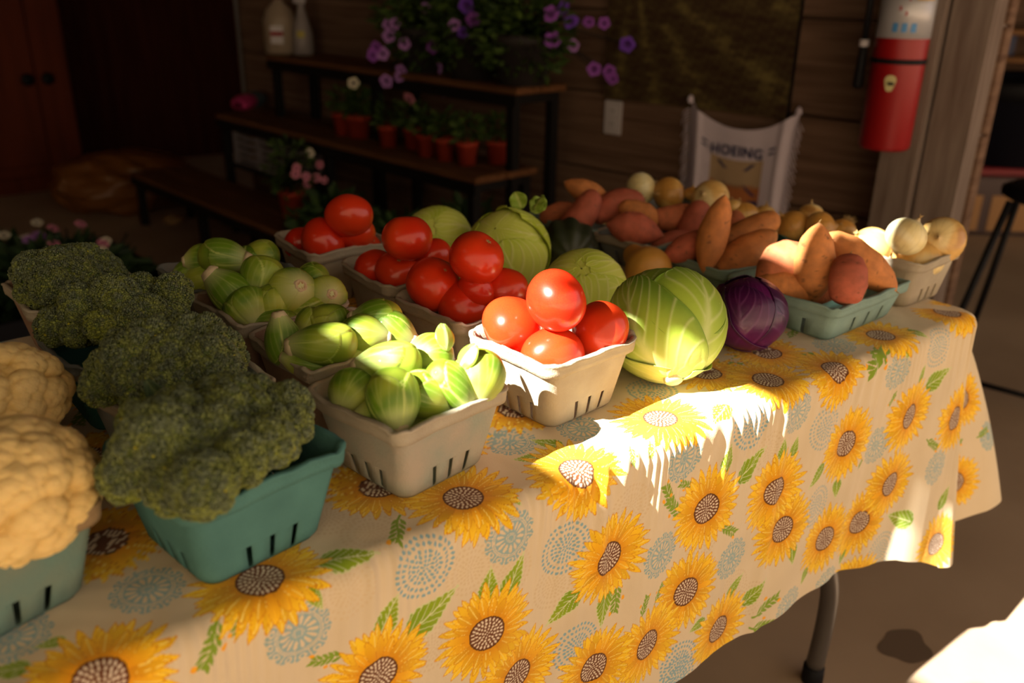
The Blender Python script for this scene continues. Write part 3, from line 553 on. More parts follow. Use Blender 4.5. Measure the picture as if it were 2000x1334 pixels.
# ---------------------------------------------------------------- broccoli and cauliflower
m_broc = mat('broccoli_buds', attr=True, rough=.8, spec=.2); m_bst = mat('broccoli_stalk', (.17, .25, .05), .6, mottle=.5, mscale=60, dark=(.5, .6, .4))
def worley(P, centers, r0):
    kd = kdtree.KDTree(len(centers))
    for i, c in enumerate(centers): kd.insert(c, i)
    kd.balance(); return np.array([kd.find(p)[2] for p in P])
def broccoli(px, py, z, rx, ry, rz, ang, label, seed, bead=.0027, lobes=30):
    rg = np.random.default_rng(seed); C = fit(px, py, z, .05, 'B%d' % seed); z = C[2]; root = empty('broccoli_head', label, 'broccoli', C, math.radians(ang), 'broccoli heads in the baskets')
    D = fib(lobes*2); D = D[D[:, 2] > -.30]; Ls = []
    for d in D:
        rl = .022*(1+.16*rg.normal()); d = d+.10*rg.normal(size=3); h = math.hypot(d[0], d[1]); Ls.append((np.array([d[0]*(rx-.022), d[1]*(ry-.022), max(-.006, d[2]*(rz-.012)) if d[2] > 0 else d[2]*.02])*(1+.05*rg.normal()), rl))
    BV, BF = ico(1); out = []; cols = []
    cen = np.array([c for c, _ in Ls]); rad = np.array([r for _, r in Ls])
    for c, r in Ls:
        n = int(4*math.pi*r*r/(bead*bead*.85)); P = fib(n); P = P@np.array(Matrix.Rotation(rg.random()*6, 3, 'X'))
        sub = fib(int(46*(r/.034)**2)); sub = sub/np.linalg.norm(sub, axis=1)[:, None]+.10*rg.normal(size=sub.shape); dd = worley(P, sub, 0)
        hgt = np.sqrt(np.clip(1-(dd/.34)**2, 0, 1)); W_ = c+P*(r*(.90+.12*hgt))[:, None]
        keep = np.ones(n, bool); dist = np.linalg.norm(W_[:, None]-cen[None], axis=2)/rad[None]; keep &= (dist > .955).all(1)|((dist < .955).sum(1) <= 1) & (dist[:, :].min(1) > .86)
        oth = dist.copy(); oth[:, np.argmin(np.linalg.norm(cen-c, axis=1))] = 9; keep = (oth > .93).all(1)
        keep &= (W_[:, 2] > -.022)
        W_, h2, P2 = W_[keep], hgt[keep], P[keep]; out.append((W_, h2, P2))
    W_ = np.concatenate([o[0] for o in out]); h2 = np.concatenate([o[1] for o in out]); n = len(W_)
    W_ = W_+rg.normal(size=W_.shape)*bead*.10; sz = bead*.56*(1+.25*rg.normal(size=n)).clip(.6, 1.5)
    V = (BV[None]*sz[:, None, None]+W_[:, None]).reshape(-1, 3); Fc = (BF[None]+(np.arange(n)*len(BV))[:, None, None]).reshape(-1, 3)
    patch = np.clip(vnoise(W_, 55, seed)*.9-.25, 0, 1); low = np.clip(-.002-W_[:, 2], 0, .02)*35
    t = np.clip((1-h2)*.38+patch*.60+low*.5+.12*rg.normal(size=n), 0, 1)
    c = mixc((.105, .128, .075), (.25, .285, .025), t); c = mixc(c, (.40, .36, .02), (rg.random(n) < .0015)*.9); c *= (1+.25*rg.normal(size=n)).clip(.5, 1.6)[:, None]
    obj('florets', mesh('florets', V, Fc, m_broc, np.repeat(c, len(BV), 0)), root)
    # pale branching stalk that carries the buds
    IV, IF = ico(3); vs = []; fs = []; k = 0
    for c, r in Ls: vs.append(IV*r*.86+c); fs.append(IF+k); k += len(IV)
    obj('branches', mesh('branches', np.concatenate(vs), np.concatenate(fs), m_bst), root)
    mb = MB(); mb.tube([(0, 0, 0), (0, 0, -.4*rz), (.0, 0, -(z-TZ)+.012)], [.030, .024, .021], 16)
    for c, r in Ls[::2]: mb.tube([(0, 0, -.5*rz), c*.5+np.array([0, 0, -.25*rz]), c], [.010, .009, .012], 8)
    obj('stalk', mb.me('stalk', m_bst, True), root); return root
broccoli(416, 860, .858, .091, .077, .042, 20, 'broccoli head in the bright teal basket, nearest and largest', 1, .0023)
b2 = broccoli(340, 716, .858, .076, .072, .042, 10, 'broccoli head with a loose dark leaf at its front, second from the front', 2, .0024)
broccoli(240, 618, .860, .087, .072, .042, 15, 'broccoli head in the dark teal basket, third from the front', 3, .0025, 18)
broccoli(140, 552, .852, .070, .064, .042, 5, 'farthest broccoli head, at the back left of the table', 4, .0026)
m_bleaf = mat('broccoli_leaf', attr=True, rough=.6, spec=.3)
lf = leaf_mesh('leaf', .075, .026, -.35, m_bleaf, (.035, .065, .03), (.12, .16, .06)); d0 = place(285, 742, .893); d1 = place(330, 800, .862)
o = obj('leaf', lf, b2, label='small dark leaf'); yv = (d1-d0).normalized(); zv = Vector(-CF); xv = yv.cross(zv).normalized(); zv = xv.cross(yv)
W4 = Matrix(((xv.x, yv.x, zv.x, d0.x), (xv.y, yv.y, zv.y, d0.y), (xv.z, yv.z, zv.z, d0.z), (0, 0, 0, 1))); bM = Matrix.Translation(b2.location)@Matrix.Rotation(b2.rotation_euler.z, 4, 'Z'); o.matrix_local = bM.inverted()@W4
mo = o.modifiers.new('thickness', 'SOLIDIFY'); mo.thickness = .0008
m_cau = mat('cauliflower_curd', attr=True, rough=.75, spec=.25, sss=.15, bump=.5, bscale=500)
def cauliflower(px, py, z, r, label, seed):
    rg = np.random.default_rng(seed); C = place(px, py, z); root = empty('cauliflower_head', label, 'cauliflower', C, 0, 'cauliflowers in the baskets'); V, Fc = ico(7)
    c1 = fib(44)+.10*rg.normal(size=(44, 3)); c1 /= np.linalg.norm(c1, axis=1)[:, None]; c2 = fib(430)+.025*rg.normal(size=(430, 3)); c2 /= np.linalg.norm(c2, axis=1)[:, None]; c3 = fib(5200)+.007*rg.normal(size=(5200, 3))
    d1, d2, d3 = worley(V, c1, 0), worley(V, c2, 0), worley(V, c3, 0)
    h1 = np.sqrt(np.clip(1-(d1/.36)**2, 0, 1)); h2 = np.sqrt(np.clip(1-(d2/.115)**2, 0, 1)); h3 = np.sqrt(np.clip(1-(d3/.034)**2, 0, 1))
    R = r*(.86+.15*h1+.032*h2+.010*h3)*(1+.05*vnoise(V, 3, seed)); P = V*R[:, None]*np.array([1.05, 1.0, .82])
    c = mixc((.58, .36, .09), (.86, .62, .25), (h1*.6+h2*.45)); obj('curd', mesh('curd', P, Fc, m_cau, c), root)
    st_ = MB().tube([(0, 0, -.5*r), (0, 0, -(z-TZ)+.012)], [.026, .022], 14); obj('stalk', st_.me('stalk', m_bst, True), root)
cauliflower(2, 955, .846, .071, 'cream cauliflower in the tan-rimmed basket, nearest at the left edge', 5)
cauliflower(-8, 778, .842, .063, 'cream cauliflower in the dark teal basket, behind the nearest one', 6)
# ---------------------------------------------------------------- cabbages
def cabbage_mats(nm, spec, rough, coat=0): return mat(nm, attr=True, rough=rough, spec=spec, bump=.35, bscale=160, coat=coat)
m_cab = cabbage_mats('cabbage_leaf', .3, .55); m_red = cabbage_mats('red_cabbage_leaf', .5, .38, .1)
GREEN = dict(deep=(.15, .28, .025), mid=(.38, .52, .05), pale=(.74, .76, .32), vein=(.72, .76, .36)); PALE = dict(deep=(.52, .66, .05), mid=(.72, .80, .15), pale=(.86, .86, .36), vein=(.88, .88, .42))
RED = dict(deep=(.025, .002, .032), mid=(.090, .004, .075), pale=(.15, .025, .13), vein=(.15, .035, .14))
def cab_leaf(seed, az, half, th0, th1, r0, lift, pal, curl=0.0, nu=110, nv=110, vscale=1.0):
    """leaf sheet wrapped on a unit head; the stem is at -Z, th runs from the stem up"""
    rg = np.random.default_rng(seed); u = np.linspace(0, 1, nu)[:, None]; v = np.linspace(-1, 1, nv)[None]
    wob = .05*np.sin(u*7+rg.random()*6)+.012*np.sin(u*19+rg.random()*6)
    hw = half*np.sin(math.pi*np.clip(.16+.80*u, 0, 1))**.55*(1+wob*np.abs(v)); th = th0+(th1-th0)*u*(1-.10*np.abs(v)**2.5+.010*np.sin(v*9+seed)*u)
    ph = az+v*hw/np.maximum(np.sin(np.clip(th, .35, 2.8)), .35)*.9; edge = np.clip((np.maximum(np.abs(v), u)-.86)/.14, 0, 1)
    # midrib and side veins
    mid = np.exp(-(v/(.13*(1.12-u)**1.4))**2); q = (u*6.0-np.abs(v)*4.2+.35*np.sin(v*5+seed)); f = np.abs((q % 1)-.5); side = np.exp(-(f/(.095*(1.1-.5*np.abs(v))))**2)*(np.abs(v) > .04)*(np.abs(v) < .96)
    q2 = (u*17+np.abs(v)*9+seed); f2 = np.abs((q2 % 1)-.5); fine = np.exp(-(f2/.10)**2)*.22; vein = np.clip(mid+.75*side+.0*fine, 0, 1)*np.ones_like(u*v)
    r = r0+lift*u+.010*vein*vscale+.010*np.sin(u*6+v*4+seed)*np.abs(v)+edge*(curl*np.sin(v*6+u*8+seed)*.5+curl*.9)+.006*np.sin(5*u+7*v+seed)
    X = r*np.sin(th)*np.cos(ph); Y = r*np.sin(th)*np.sin(ph); Z = -r*np.cos(th)*np.ones_like(ph); V = np.stack([X, Y, Z], -1).reshape(-1, 3)
    U = (u*np.ones_like(v)).ravel(); Vv = np.abs(v*np.ones_like(u)).ravel(); n1 = vnoise(V, 5, seed)
    c = mixc(pal['mid'], pal['deep'], .45*U+.35*Vv*U+.35*n1+edge.ravel()*.3); c = mixc(c, pal['pale'], np.clip((.45-U)/.45, 0, 1)**1.2*.95); c = mixc(c, pal['vein'], vein.ravel()*.50)
    return V, grid_faces(nu, nv), c
def cab_body(seed, pal):
    n, mm = 90, 140; th = np.linspace(0.02, math.pi-.02, n)[:, None]; ph = np.linspace(0, 2*math.pi, mm, endpoint=False)[None]
    d = np.zeros((n, mm)); k5 = 5
    q = ((ph/(2*math.pi)*k5+.10*np.sin(th*3)) % 1)-.5; vein = np.exp(-(q/.02)**2)+.6*np.exp(-((np.abs(((th*3.4-np.abs(q)*5) % 1)-.5))/.07)**2)
    r = .975+.010*vein+.012*np.sin(ph*3+seed)*np.sin(th); X = r*np.sin(th)*np.cos(ph); Y = r*np.sin(th)*np.sin(ph); Z = -r*np.cos(th)*np.ones_like(ph); V = np.stack([X, Y, Z], -1).reshape(-1, 3)
    c = mixc(pal['mid'], pal['deep'], .3+.5*vnoise(V, 4, seed)); c = mixc(c, pal['vein'], vein.ravel()*.7); return V, grid_faces(n, mm, True), c
def cabbage(px, py, rpx, label, pal, stem, seed, leaves, sq=(1, 1, .96), m=None, cat='cabbage', name='green_cabbage', roll=0.0, group='green cabbages'):
    R = .07; m = m or m_cab
    for _ in range(6): P = place(px, py, TZ+R*.97); R = rpx*depth(P)/F_PX
    root = empty(name, label, cat, P, 0, group); Rm = rot_to([-q for q in stem], roll); Rn = np.array(Rm)[:3, :3]*1.0
    def fin(V): W_ = V@Rn.T*R*np.array(sq); lo = -R*.97; k = W_[:, 2] < lo; W_[k, 2] = lo+.0004; return W_
    V, Fc, c = cab_body(seed, pal); obj('heart', mesh('heart', fin(V), Fc, m, c), root)
    for i, (az, half, t1, r0, lift, curl) in enumerate(leaves):
        V, Fc, c = cab_leaf(seed*10+i, math.radians(az), half, .10, t1, r0, lift, pal, curl); W_ = fin(V)
        o = obj('leaf', mesh('leaf', W_, Fc, m, c), root); mo = o.modifiers.new('thickness', 'SOLIDIFY'); mo.thickness = .0009; mo.offset = 1
    V = MB().lathe([(0, -.14), (.12, -.135), (.155, -.11), (.17, 0), (.22, .10)], 24).V[0]; V = V*1.0; V[:, 2] -= .965
    c = np.tile((.62, .62, .34), (len(V), 1)); F_ = grid_faces(5, 24, True); obj('stem', mesh('stem', V@Rn.T*R*.97, F_, m, c), root)
    return root, R
cabbage(1300, 633, 117, 'large green cabbage in front with its white stem base and veins facing the camera', GREEN, (-.40, -.62, -.66), 1,
        [(200, 1.5, 2.5, .975, .01, .01), (330, 1.35, 2.35, .98, .012, .02), (95, 1.35, 2.45, .985, .012, .015), (262, 1.25, 2.55, 1.0, .015, .05), (20, 1.15, 2.2, 1.005, .012, .02)], roll=.4)
cabbage(1142, 566, 83, 'pale green cabbage behind the sunlit tomatoes and left of the orange squash', PALE, (.5, .4, -.75), 2, [(40, 1.6, 3.0, .98, .01, .0), (170, 1.6, 3.02, .985, .01, .0), (290, 1.6, 2.95, .99, .012, .0)])
cabbage(992, 488, 82, 'pale green cabbage topped by a ragged green leaf tip, third from the front', PALE, (.6, .3, -.7), 3, [(60, 1.5, 2.6, .98, .01, .01), (180, 1.5, 2.75, .985, .01, .01), (300, 1.4, 2.5, 1.0, .02, .06)], roll=2.2)
cabbage(856, 468, 68, 'whitish green cabbage farthest from the camera, behind the tomatoes', PALE, (.6, .5, -.6), 4, [(20, 1.6, 3.0, .98, .01, .0), (140, 1.6, 3.0, .985, .01, .0), (260, 1.6, 2.95, .99, .01, .0)])
r_, R_ = cabbage(1462, 612, 74, 'purple red cabbage between the large green cabbage and the pale teal tray', RED, (.1, -.2, -.95), 5, [(0, 1.5, 2.7, .98, .01, .01), (120, 1.5, 2.75, .985, .01, .01), (215, 1.35, 2.85, 1.0, .01, .03), (300, 1.2, 2.6, 1.01, .012, .06)], m=m_red, name='red_cabbage', group=None, cat='red cabbage')
tip = leaf_mesh('leaf_tip', .030, .030, .2, m_cab, (.24, .36, .04), (.45, .52, .14), wav=.003)
c3 = bpy.data.objects['green_cabbage.002']
for k, (a, b) in enumerate([((.035, -.02, .066), (.5, -.1, 1)), ((.028, .0, .066), (-.2, .4, 1)), ((.046, -.005, .058), (.9, .1, .7))]):
    o = obj('leaf_tip', tip, c3, label='ragged green leaf tip', M=Matrix.Translation(a)@rot_to(b, k*1.9)@Matrix.Rotation(math.pi/2, 4, 'X')); o.modifiers.new('thickness', 'SOLIDIFY').thickness = .0007
# ---------------------------------------------------------------- squash
m_sq = mat('butternut_skin', (.62, .30, .05), .45, mottle=.35, mscale=30, mcol=(.70, .42, .12), bump=.15); m_acorn = mat('dark_squash_skin', (.020, .030, .014), .5, mottle=.5, mscale=25, mcol=(.05, .055, .02), bump=.2)
def spindle(prof, n=40, mm=40, bend=0, lob=0, k=8, seed=0, am=.03):
    u = np.linspace(0, 1, n)[:, None]; ph = np.linspace(0, 2*math.pi, mm, endpoint=False)[None]; xs_ = [p[0] for p in prof]; rs = [p[1] for p in prof]
    r = np.interp(u, xs_, rs); 
    for _ in range(3): r[1:-1] = (r[:-2]+2*r[1:-1]+r[2:])/4
    P = np.stack([r*np.cos(ph), r*np.sin(ph), (u-.5)*np.ones_like(ph)], -1).reshape(-1, 3); nn = vnoise(P, 9, seed)*am+vnoise(P, 28, seed+1)*am*.25
    rr = r*(1+lob*np.cos(k*ph)) * (1+nn.reshape(n, mm)); V = np.stack([rr*np.cos(ph)+bend*np.cos((u-.5)*math.pi)*np.ones_like(ph), rr*np.sin(ph), (u-.5)*np.ones_like(ph)], -1).reshape(-1, 3); return V, grid_faces(n, mm, True)
V, Fc = spindle([(0, 0), (.03, .13), (.10, .24), (.25, .30), (.42, .27), (.6, .17), (.85, .15), (.96, .14), (1, 0)], seed=3, am=.015)
P = place(1256, 516, TZ+.036); t_ = empty('butternut_squash', 'orange-tan butternut squash lying behind the large green cabbage', 'squash', P)
obj('squash_body', mesh('squash_body', V*.135, Fc, m_sq), t_, M=rot_to((.45, .89, .02), 1)); obj('stem', MB().lathe([(.012, 0), (.010, .008), (.011, .016), (0, .017)], 8).me('stem', m_scar, True), t_, M=rot_to((.45, .89, .02))@Matrix.Translation((0, 0, .063)))
obj('blossom_scar', MB().lathe([(.006, 0), (.004, .002), (0, .001)], 12).me('blossom_scar', m_scar, True), t_, M=Matrix.Translation((-.012, -.038, .018))@rot_to((-.3, -.9, .5)))
V, Fc = spindle([(0, 0), (.04, .16), (.2, .33), (.45, .40), (.75, .30), (.95, .12), (1, 0)], lob=.06, k=9, mm=90, seed=5, am=.01)
P = place(1108, 478, TZ+.050); t_ = empty('dark_squash', 'dark green squash between the pale cabbages and the grey sweet potato tray', 'squash', P)
obj('squash_body', mesh('squash_body', V*.13, Fc, m_acorn), t_, M=rot_to((.55, .8, .1), 1)); obj('stem', MB().lathe([(.008, 0), (.006, .008), (.007, .014), (0, .015)], 8).me('stem', m_scar, True), t_, M=rot_to((.55, .8, .1))@Matrix.Translation((0, 0, .064)))
# ---------------------------------------------------------------- sweet potatoes
m_sp = mat('sweet_potato_skin', attr=True, rough=.58, spec=.35, mottle=.38, mscale=9, mcol=(.16, .065, .03), bump=.6, bscale=260)
SPV = []
for s, (pr, b) in enumerate([([(0, 0), (.03, .05), (.12, .13), (.3, .22), (.55, .24), (.8, .18), (.93, .09), (1, 0)], .04), ([(0, 0), (.02, .07), (.1, .17), (.3, .25), (.6, .26), (.85, .17), (.97, .07), (1, 0)], .0),
                             ([(0, 0), (.04, .04), (.2, .17), (.45, .27), (.7, .25), (.88, .14), (1, 0)], -.03), ([(0, 0), (.02, .10), (.12, .20), (.4, .25), (.7, .24), (.9, .17), (.98, .09), (1, 0)], .06)]):
    V, Fc = spindle(pr, 60, 44, b, seed=s+20, am=.05); pit = (np.abs(vnoise(V*np.array([1, 1, 1.6]), 42, s)) > 1.25); V[pit] *= .985; SPV.append((V, Fc, pit))
def sp_mesh(k, red):
    V, Fc, pit = SPV[k]; a = ((.60, .225, .065), (.56, .165, .07), (.48, .115, .065))[red]; c = mixc(a, np.array(a)*1.35, .5+.5*vnoise(V, 6, k+red)); c = mixc(c, (.17, .07, .03), pit*.7); c = mixc(c, (.50, .32, .16), np.clip((np.abs(V[:, 2])-.46)/.04, 0, 1)*.8); return mesh('sweet_potato', V, Fc, m_sp, c)
SPM = {(k, r): sp_mesh(k, r) for k in range(4) for r in range(3)}
rootm = MB().tube([(0, 0, 0), (.01, .004, .03), (.03, .01, .05)], [.012, .007, .002], 6).me('root_tip', m_scar, True)
def spud(px, py, L, W, phi, tau, z, label, k, red):
    P = fit(px, py, z, W*.5, 'P1' if pa in label else 'P2' if pb in label else 'P3' if pc in label else 'P4'); f, t = math.radians(phi), math.radians(tau); ax = (CR*math.cos(f)+CU*math.sin(f))*math.cos(t)+CF*math.sin(t)
    o = obj('sweet_potato', SPM[(k, red)], label=label, cat='sweet potato', group='sweet potatoes in the trays', M=Matrix.Translation(P)@rot_to(ax, rnd.random()*6)@Matrix.Diagonal((W/.5, W/.5, L, 1)))
    obj('root_tip', rootm, o, M=Matrix.Translation((0, 0, .49)))
pa = 'the pale teal tray'; pb = 'the teal tray behind the red cabbage'; pc = 'the grey tray behind the squashes'; pd = 'the farthest tray'
for a in [(1589, 516, .128, .066, 89, -20, .842, 'sweet potato standing upright in the middle of '+pa, 0, 0), (1528, 518, .105, .062, 30, 10, .832, 'sweet potato with a sunlit pale side at the left of '+pa, 2, 1),
          (1534, 560, .095, .048, 170, 0, .806, 'sweet potato lying low at the front left of '+pa, 1, 0), (1656, 546, .078, .054, 82, 5, .834, 'reddish upright sweet potato right of the standing one in '+pa, 3, 2),
          (1680, 514, .142, .056, -38, 0, .836, 'long sweet potato slanting down to the right rim of '+pa, 1, 0), (1615, 560, .09, .045, 20, 0, .79, 'sweet potato underneath the upright ones in '+pa, 1, 1),
          (1396, 458, .135, .054, 76, -5, .848, 'tall narrow sweet potato pointing up from '+pb, 0, 0), (1456, 496, .125, .058, 36, -10, .828, 'big sweet potato leaning right at the front of '+pb, 1, 0),
          (1465, 452, .115, .052, 28, 0, .836, 'sweet potato lying behind the big one in '+pb, 3, 0), (1344, 481, .105, .046, 25, 0, .818, 'dark red sweet potato at the front left of '+pb, 2, 2),
          (1432, 450, .075, .048, 80, 0, .822, 'sweet potato peeking out behind the tall one in '+pb, 1, 1), (1490, 512, .07, .035, 10, 0, .797, 'small sweet potato low at the right front of '+pb, 1, 0),
          (1240, 449, .118, .062, 168, 0, .820, 'big reddish sweet potato pointing left in '+pc, 2, 2), (1252, 418, .100, .050, -20, 0, .828, 'orange sweet potato behind the big reddish one in '+pc, 1, 0),
          (1313, 420, .090, .055, 12, 0, .826, 'dark sweet potato at the back right of '+pc, 3, 1), (1356, 437, .100, .060, 70, 0, .820, 'plump red sweet potato near the tall narrow one, in '+pc, 3, 2),
          (1310, 469, .085, .036, 18, 0, .797, 'thin sweet potato low at the front of '+pc, 1, 2),
          (1130, 420, .125, .060, 52, 0, .826, 'red sweet potato leaning up at the front left of '+pd, 3, 2), (1206, 406, .120, .064, 18, 0, .832, 'fat red sweet potato at the right of '+pd, 3, 2),
          (1150, 381, .120, .054, -28, 0, .848, 'orange sweet potato topmost in '+pd, 0, 0), (1090, 415, .085, .042, 20, 0, .812, 'small sweet potato against the left rim of '+pd, 1, 1)]: spud(*(a if pa in a[7] or pb in a[7] else (a[0], a[1], a[2]*.92, a[3]*.90)+a[4:]))
# ---------------------------------------------------------------- onions
m_on = mat('onion_skin', attr=True, rough=.32, spec=.5, coat=.15, bump=.2, bscale=90, stretch=None); m_root = mat('dry_roots', (.45, .30, .12), .9)
def onion_mesh(seed, tall, br):
    rg = np.random.default_rng(seed); n, mm = 60, 84; th = np.linspace(0, math.pi, n)[:, None]; ph = np.linspace(0, 2*math.pi, mm, endpoint=False)[None]
    r = np.ones_like(th*ph)*(1+.02*np.cos(2*ph+1)); r = r+.006*np.sin(ph*23+.5*np.sin(th*3))*np.sin(th); z = np.cos(th)*tall; x = np.sin(th)**.95
    nk = np.clip((.34-th)/.34, 0, 1); z = z+.16*nk**1.6; x = np.where(th < .34, x*(1-nk)+.085*nk, x); z = z-.03*np.exp(-((math.pi-th)/.18)**2)*-1
    V = np.stack([r*x*np.cos(ph), r*x*np.sin(ph), z*np.ones_like(ph)], -1).reshape(-1, 3); U = (th*np.ones_like(ph)).ravel(); lines = np.exp(-((np.abs(((ph*14/(2*math.pi)+.12*np.sin(th*2+seed)) % 1)-.5))/.07)**2)*np.ones_like(th)
    pt = np.clip(vnoise(V, 3.6, seed)*1.5+.2, 0, 1); a, b = [((.66, .40, .12), (.78, .62, .30)), ((.58, .29, .06), (.70, .44, .13)), ((.74, .62, .30), (.80, .74, .48))][br]
    c = mixc(a, b, pt)*1.12; c = mixc(c, np.array(a)*.62, lines.ravel()*.35); c = mixc(c, (.42, .24, .08), np.clip((.38-U)/.3, 0, 1)*.7+np.clip((U-2.85)/.2, 0, 1)*.7); c = mixc(c, (.40, .17, .035), np.clip(vnoise(V, 4.5, seed+9)*1.6-1.0, 0, 1)*.7); return mesh('onion', V, grid_faces(n, mm, True)[:, ::-1], m_on, c)
ONM = [onion_mesh(s, (.86, .80, .9, .72, .84, .9)[s], (0, 1, 2, 0, 1, 0)[s]) for s in range(6)]
mb = MB()
for k in range(7): a = k*.9; mb.tube([(0, 0, 0), (.02*math.cos(a), .02*math.sin(a), .10), (.09*math.cos(a), .09*math.sin(a), .20+.03*(k % 3))], [.035, .022, .006], 5)
neck = mb.me('dry_neck', m_root, True); mb = MB()
for k in range(60): a = k*2.4; q = .10*math.sqrt(k/60); h = -.12-.05*rnd.random(); mb.tube([(q*math.cos(a), q*math.sin(a), 0), (q*1.6*math.cos(a)+.02*rnd.random(), q*1.6*math.sin(a), h*.5), (q*2.2*math.cos(a)+.08*rnd.random(), q*2.2*math.sin(a), h)], [.015, .011, .006], 4)
roots = mb.me('roots', m_root, True)
def onion(px, py, r, z, ax, label, k, rs=1.0):
    P = place(px, py, z); key = 'O1' if 'corner basket' in label else 'O2' if 'teal onion' in label else 'O4' if 'slate' in label or 'striped' in label else 'O3'; P = fit(px, py, z, r*depth(P)/F_PX, key); R = r*depth(P)/F_PX; o = obj('onion', ONM[k], label=label, cat='onion', group='onions in the baskets', M=Matrix.Translation(P)@rot_to(ax, rnd.random()*6)@Matrix.Scale(R, 4))
    tl = (.86, .80, .9, .72, .84, .9)[k]; obj('dry_neck', neck, o, M=Matrix.Translation((0, 0, tl+.10))@Matrix.Scale(1.1, 4)); obj('roots', roots, o, M=Matrix.Translation((0, 0, -tl+.02))@Matrix.Scale(rs, 4)); return o
for a in [(1700, 484, 41, .846, (-.6, .3, .6), 'pale sunlit onion at the left of the corner basket', 5), (1770, 462, 39, .862, (.30, -.30, .9), 'white sunlit onion with its dry neck up, at the back of the corner basket', 2),
          (1850, 472, 45, .856, (-.8, -.2, .3), 'largest onion, at the right of the corner basket', 0), (1792, 504, 49, .834, (.15, -.1, 1), 'flat onion low at the front of the corner basket, in shade', 3),
          (1545, 443, 34, .828, (-.5, .4, .7), 'yellow onion at the left of the teal onion basket', 4), (1603, 448, 36, .830, (.4, -.6, .3), 'golden onion in the middle of the teal onion basket', 1),
          (1583, 420, 25, .836, (.2, .2, 1), 'small onion at the back of the teal onion basket', 0), (1645, 452, 27, .822, (-.8, -.2, -.6), 'onion with bushy dry roots at the right of the teal onion basket', 1, 2.6),
          (1450, 422, 31, .826, (.2, .5, .9), 'round onion at the front of the basket below the hanging cloth', 4), (1497, 422, 22, .822, (.2, .1, .9), 'smallest onion, at the right of the basket below the hanging cloth', 5),
          (1387, 390, 38, .838, (-.7, -.1, .4), 'big tan onion just behind the tall upright sweet potato', 0), (1432, 404, 16, .834, (0, .3, 1), 'little onion half hidden right of the big tan onion', 5),
          (1252, 368, 31, .838, (.9, -.2, .3), 'pale greenish onion, leftmost of the far slate basket', 2), (1306, 379, 33, .832, (-.9, .1, .1), 'golden-striped onion in the middle of the far slate basket', 4),
          (1352, 379, 17, .836, (.1, .1, 1), 'orange onion between the striped one and the big tan one', 1)]: onion(*a)
# ---------------------------------------------------------------- grey posts, wall fittings
def wobj(name, mb, m, t=0, off=0, z=0, parent=None, **kw):
    """a mesh given in wall coordinates: x along the wall, y out of the wall, z up"""
    if parent is None:
        o = obj(name, mb.me(name, m, kw.pop('smooth', False)), M=wallM(t, off, z), **kw)
    else: o = obj(name, mb.me(name, m, kw.pop('smooth', False)), parent, **kw)
    return o
pm = MB(); pm.box(-.180, -.082, 0, .14, 0, ZC, .004); wobj('trim_1', pm, m_post, kind='structure')
pm = MB(); pm.box(-.290, -.187, -.03, .105, 0, ZC, .004); wobj('trim_2', pm, m_post, kind='structure')
pm = MB(); pm.tube([(TE-.03, .02, 0.55), (TE-.03, .02, ZC)], .012); wobj('trim_3', pm, mat('conduit', (.10, .09, .09), .5), kind='structure')
# painting
tA, zA = wall_t(1180, 190, .02); tB, zB = wall_t(1538, 214, .02); PW_, PH_ = tA-tB, .72
nx, nz = 260, 180; X, Z = np.meshgrid(np.linspace(0, PW_, nx), np.linspace(0, PH_, nz)); V = np.column_stack([X.ravel(), np.full(X.size, .024), Z.ravel()])
vx, vz = PW_*.86, PH_*.62; a_ = np.arctan2(V[:, 0]-vx, vz-V[:, 2]); d_ = np.hypot(V[:, 0]-vx, V[:, 2]-vz); rowm = .5+.5*np.sin(a_*17+.15*vnoise(V, 14, 2)); tex = .5+.5*vnoise(V*np.array([1, 1, 1.]), 70, 5); tex2 = vnoise(V, 190, 6)
c = mixc((.040, .020, .012), (.12, .095, .035), .18+.55*rowm*tex+.22*tex2); c = mixc(c, (.26, .21, .07), np.clip(rowm-.72, 0, 1)*1.7*np.clip(tex+.5*tex2-.25, 0, 1)); c = mixc(c, (.14, .16, .05), (V[:, 2] > vz-.02)*1.0)
pt = empty('painting', 'dark landscape painting of converging green crop rows, unframed, above the outlet', 'painting', wallM(tB, 0, zA).translation, 0); pt.matrix_local = wallM(tB, 0, zA)
obj('painted_canvas', mesh('painted_canvas', V, grid_faces(nz, nx), mat('painted_canvas', attr=True, rough=.6, spec=.2), c), pt); obj('stretcher_frame', MB().box(0, PW_, .001, .0235, 0, PH_).me('stretcher_frame', m_black), pt)
# outlet
tO, zO = wall_t(1197, 262); m_wht = mat('white_plastic', (.55, .52, .55), .4)
ou = empty('wall_outlet', 'white double outlet plate on the boards below the painting', 'outlet', (0, 0, 0)); ou.matrix_local = wallM(tO, 0, zO)
obj('cover_plate', MB().box(-.037, .037, .001, .008, 0, .122, .003).me('cover_plate', m_wht), ou)
for q in (.022, .069): so_ = obj('socket', MB().box(-.015, .015, .006, .010, q, q+.030, .002).me('socket', m_wht), ou); obj('slot', MB().box(-.007, -.005, .0095, .0105, q+.012, q+.022).box(.005, .007, .0095, .0105, q+.012, q+.022).me('slot', m_black), so_)
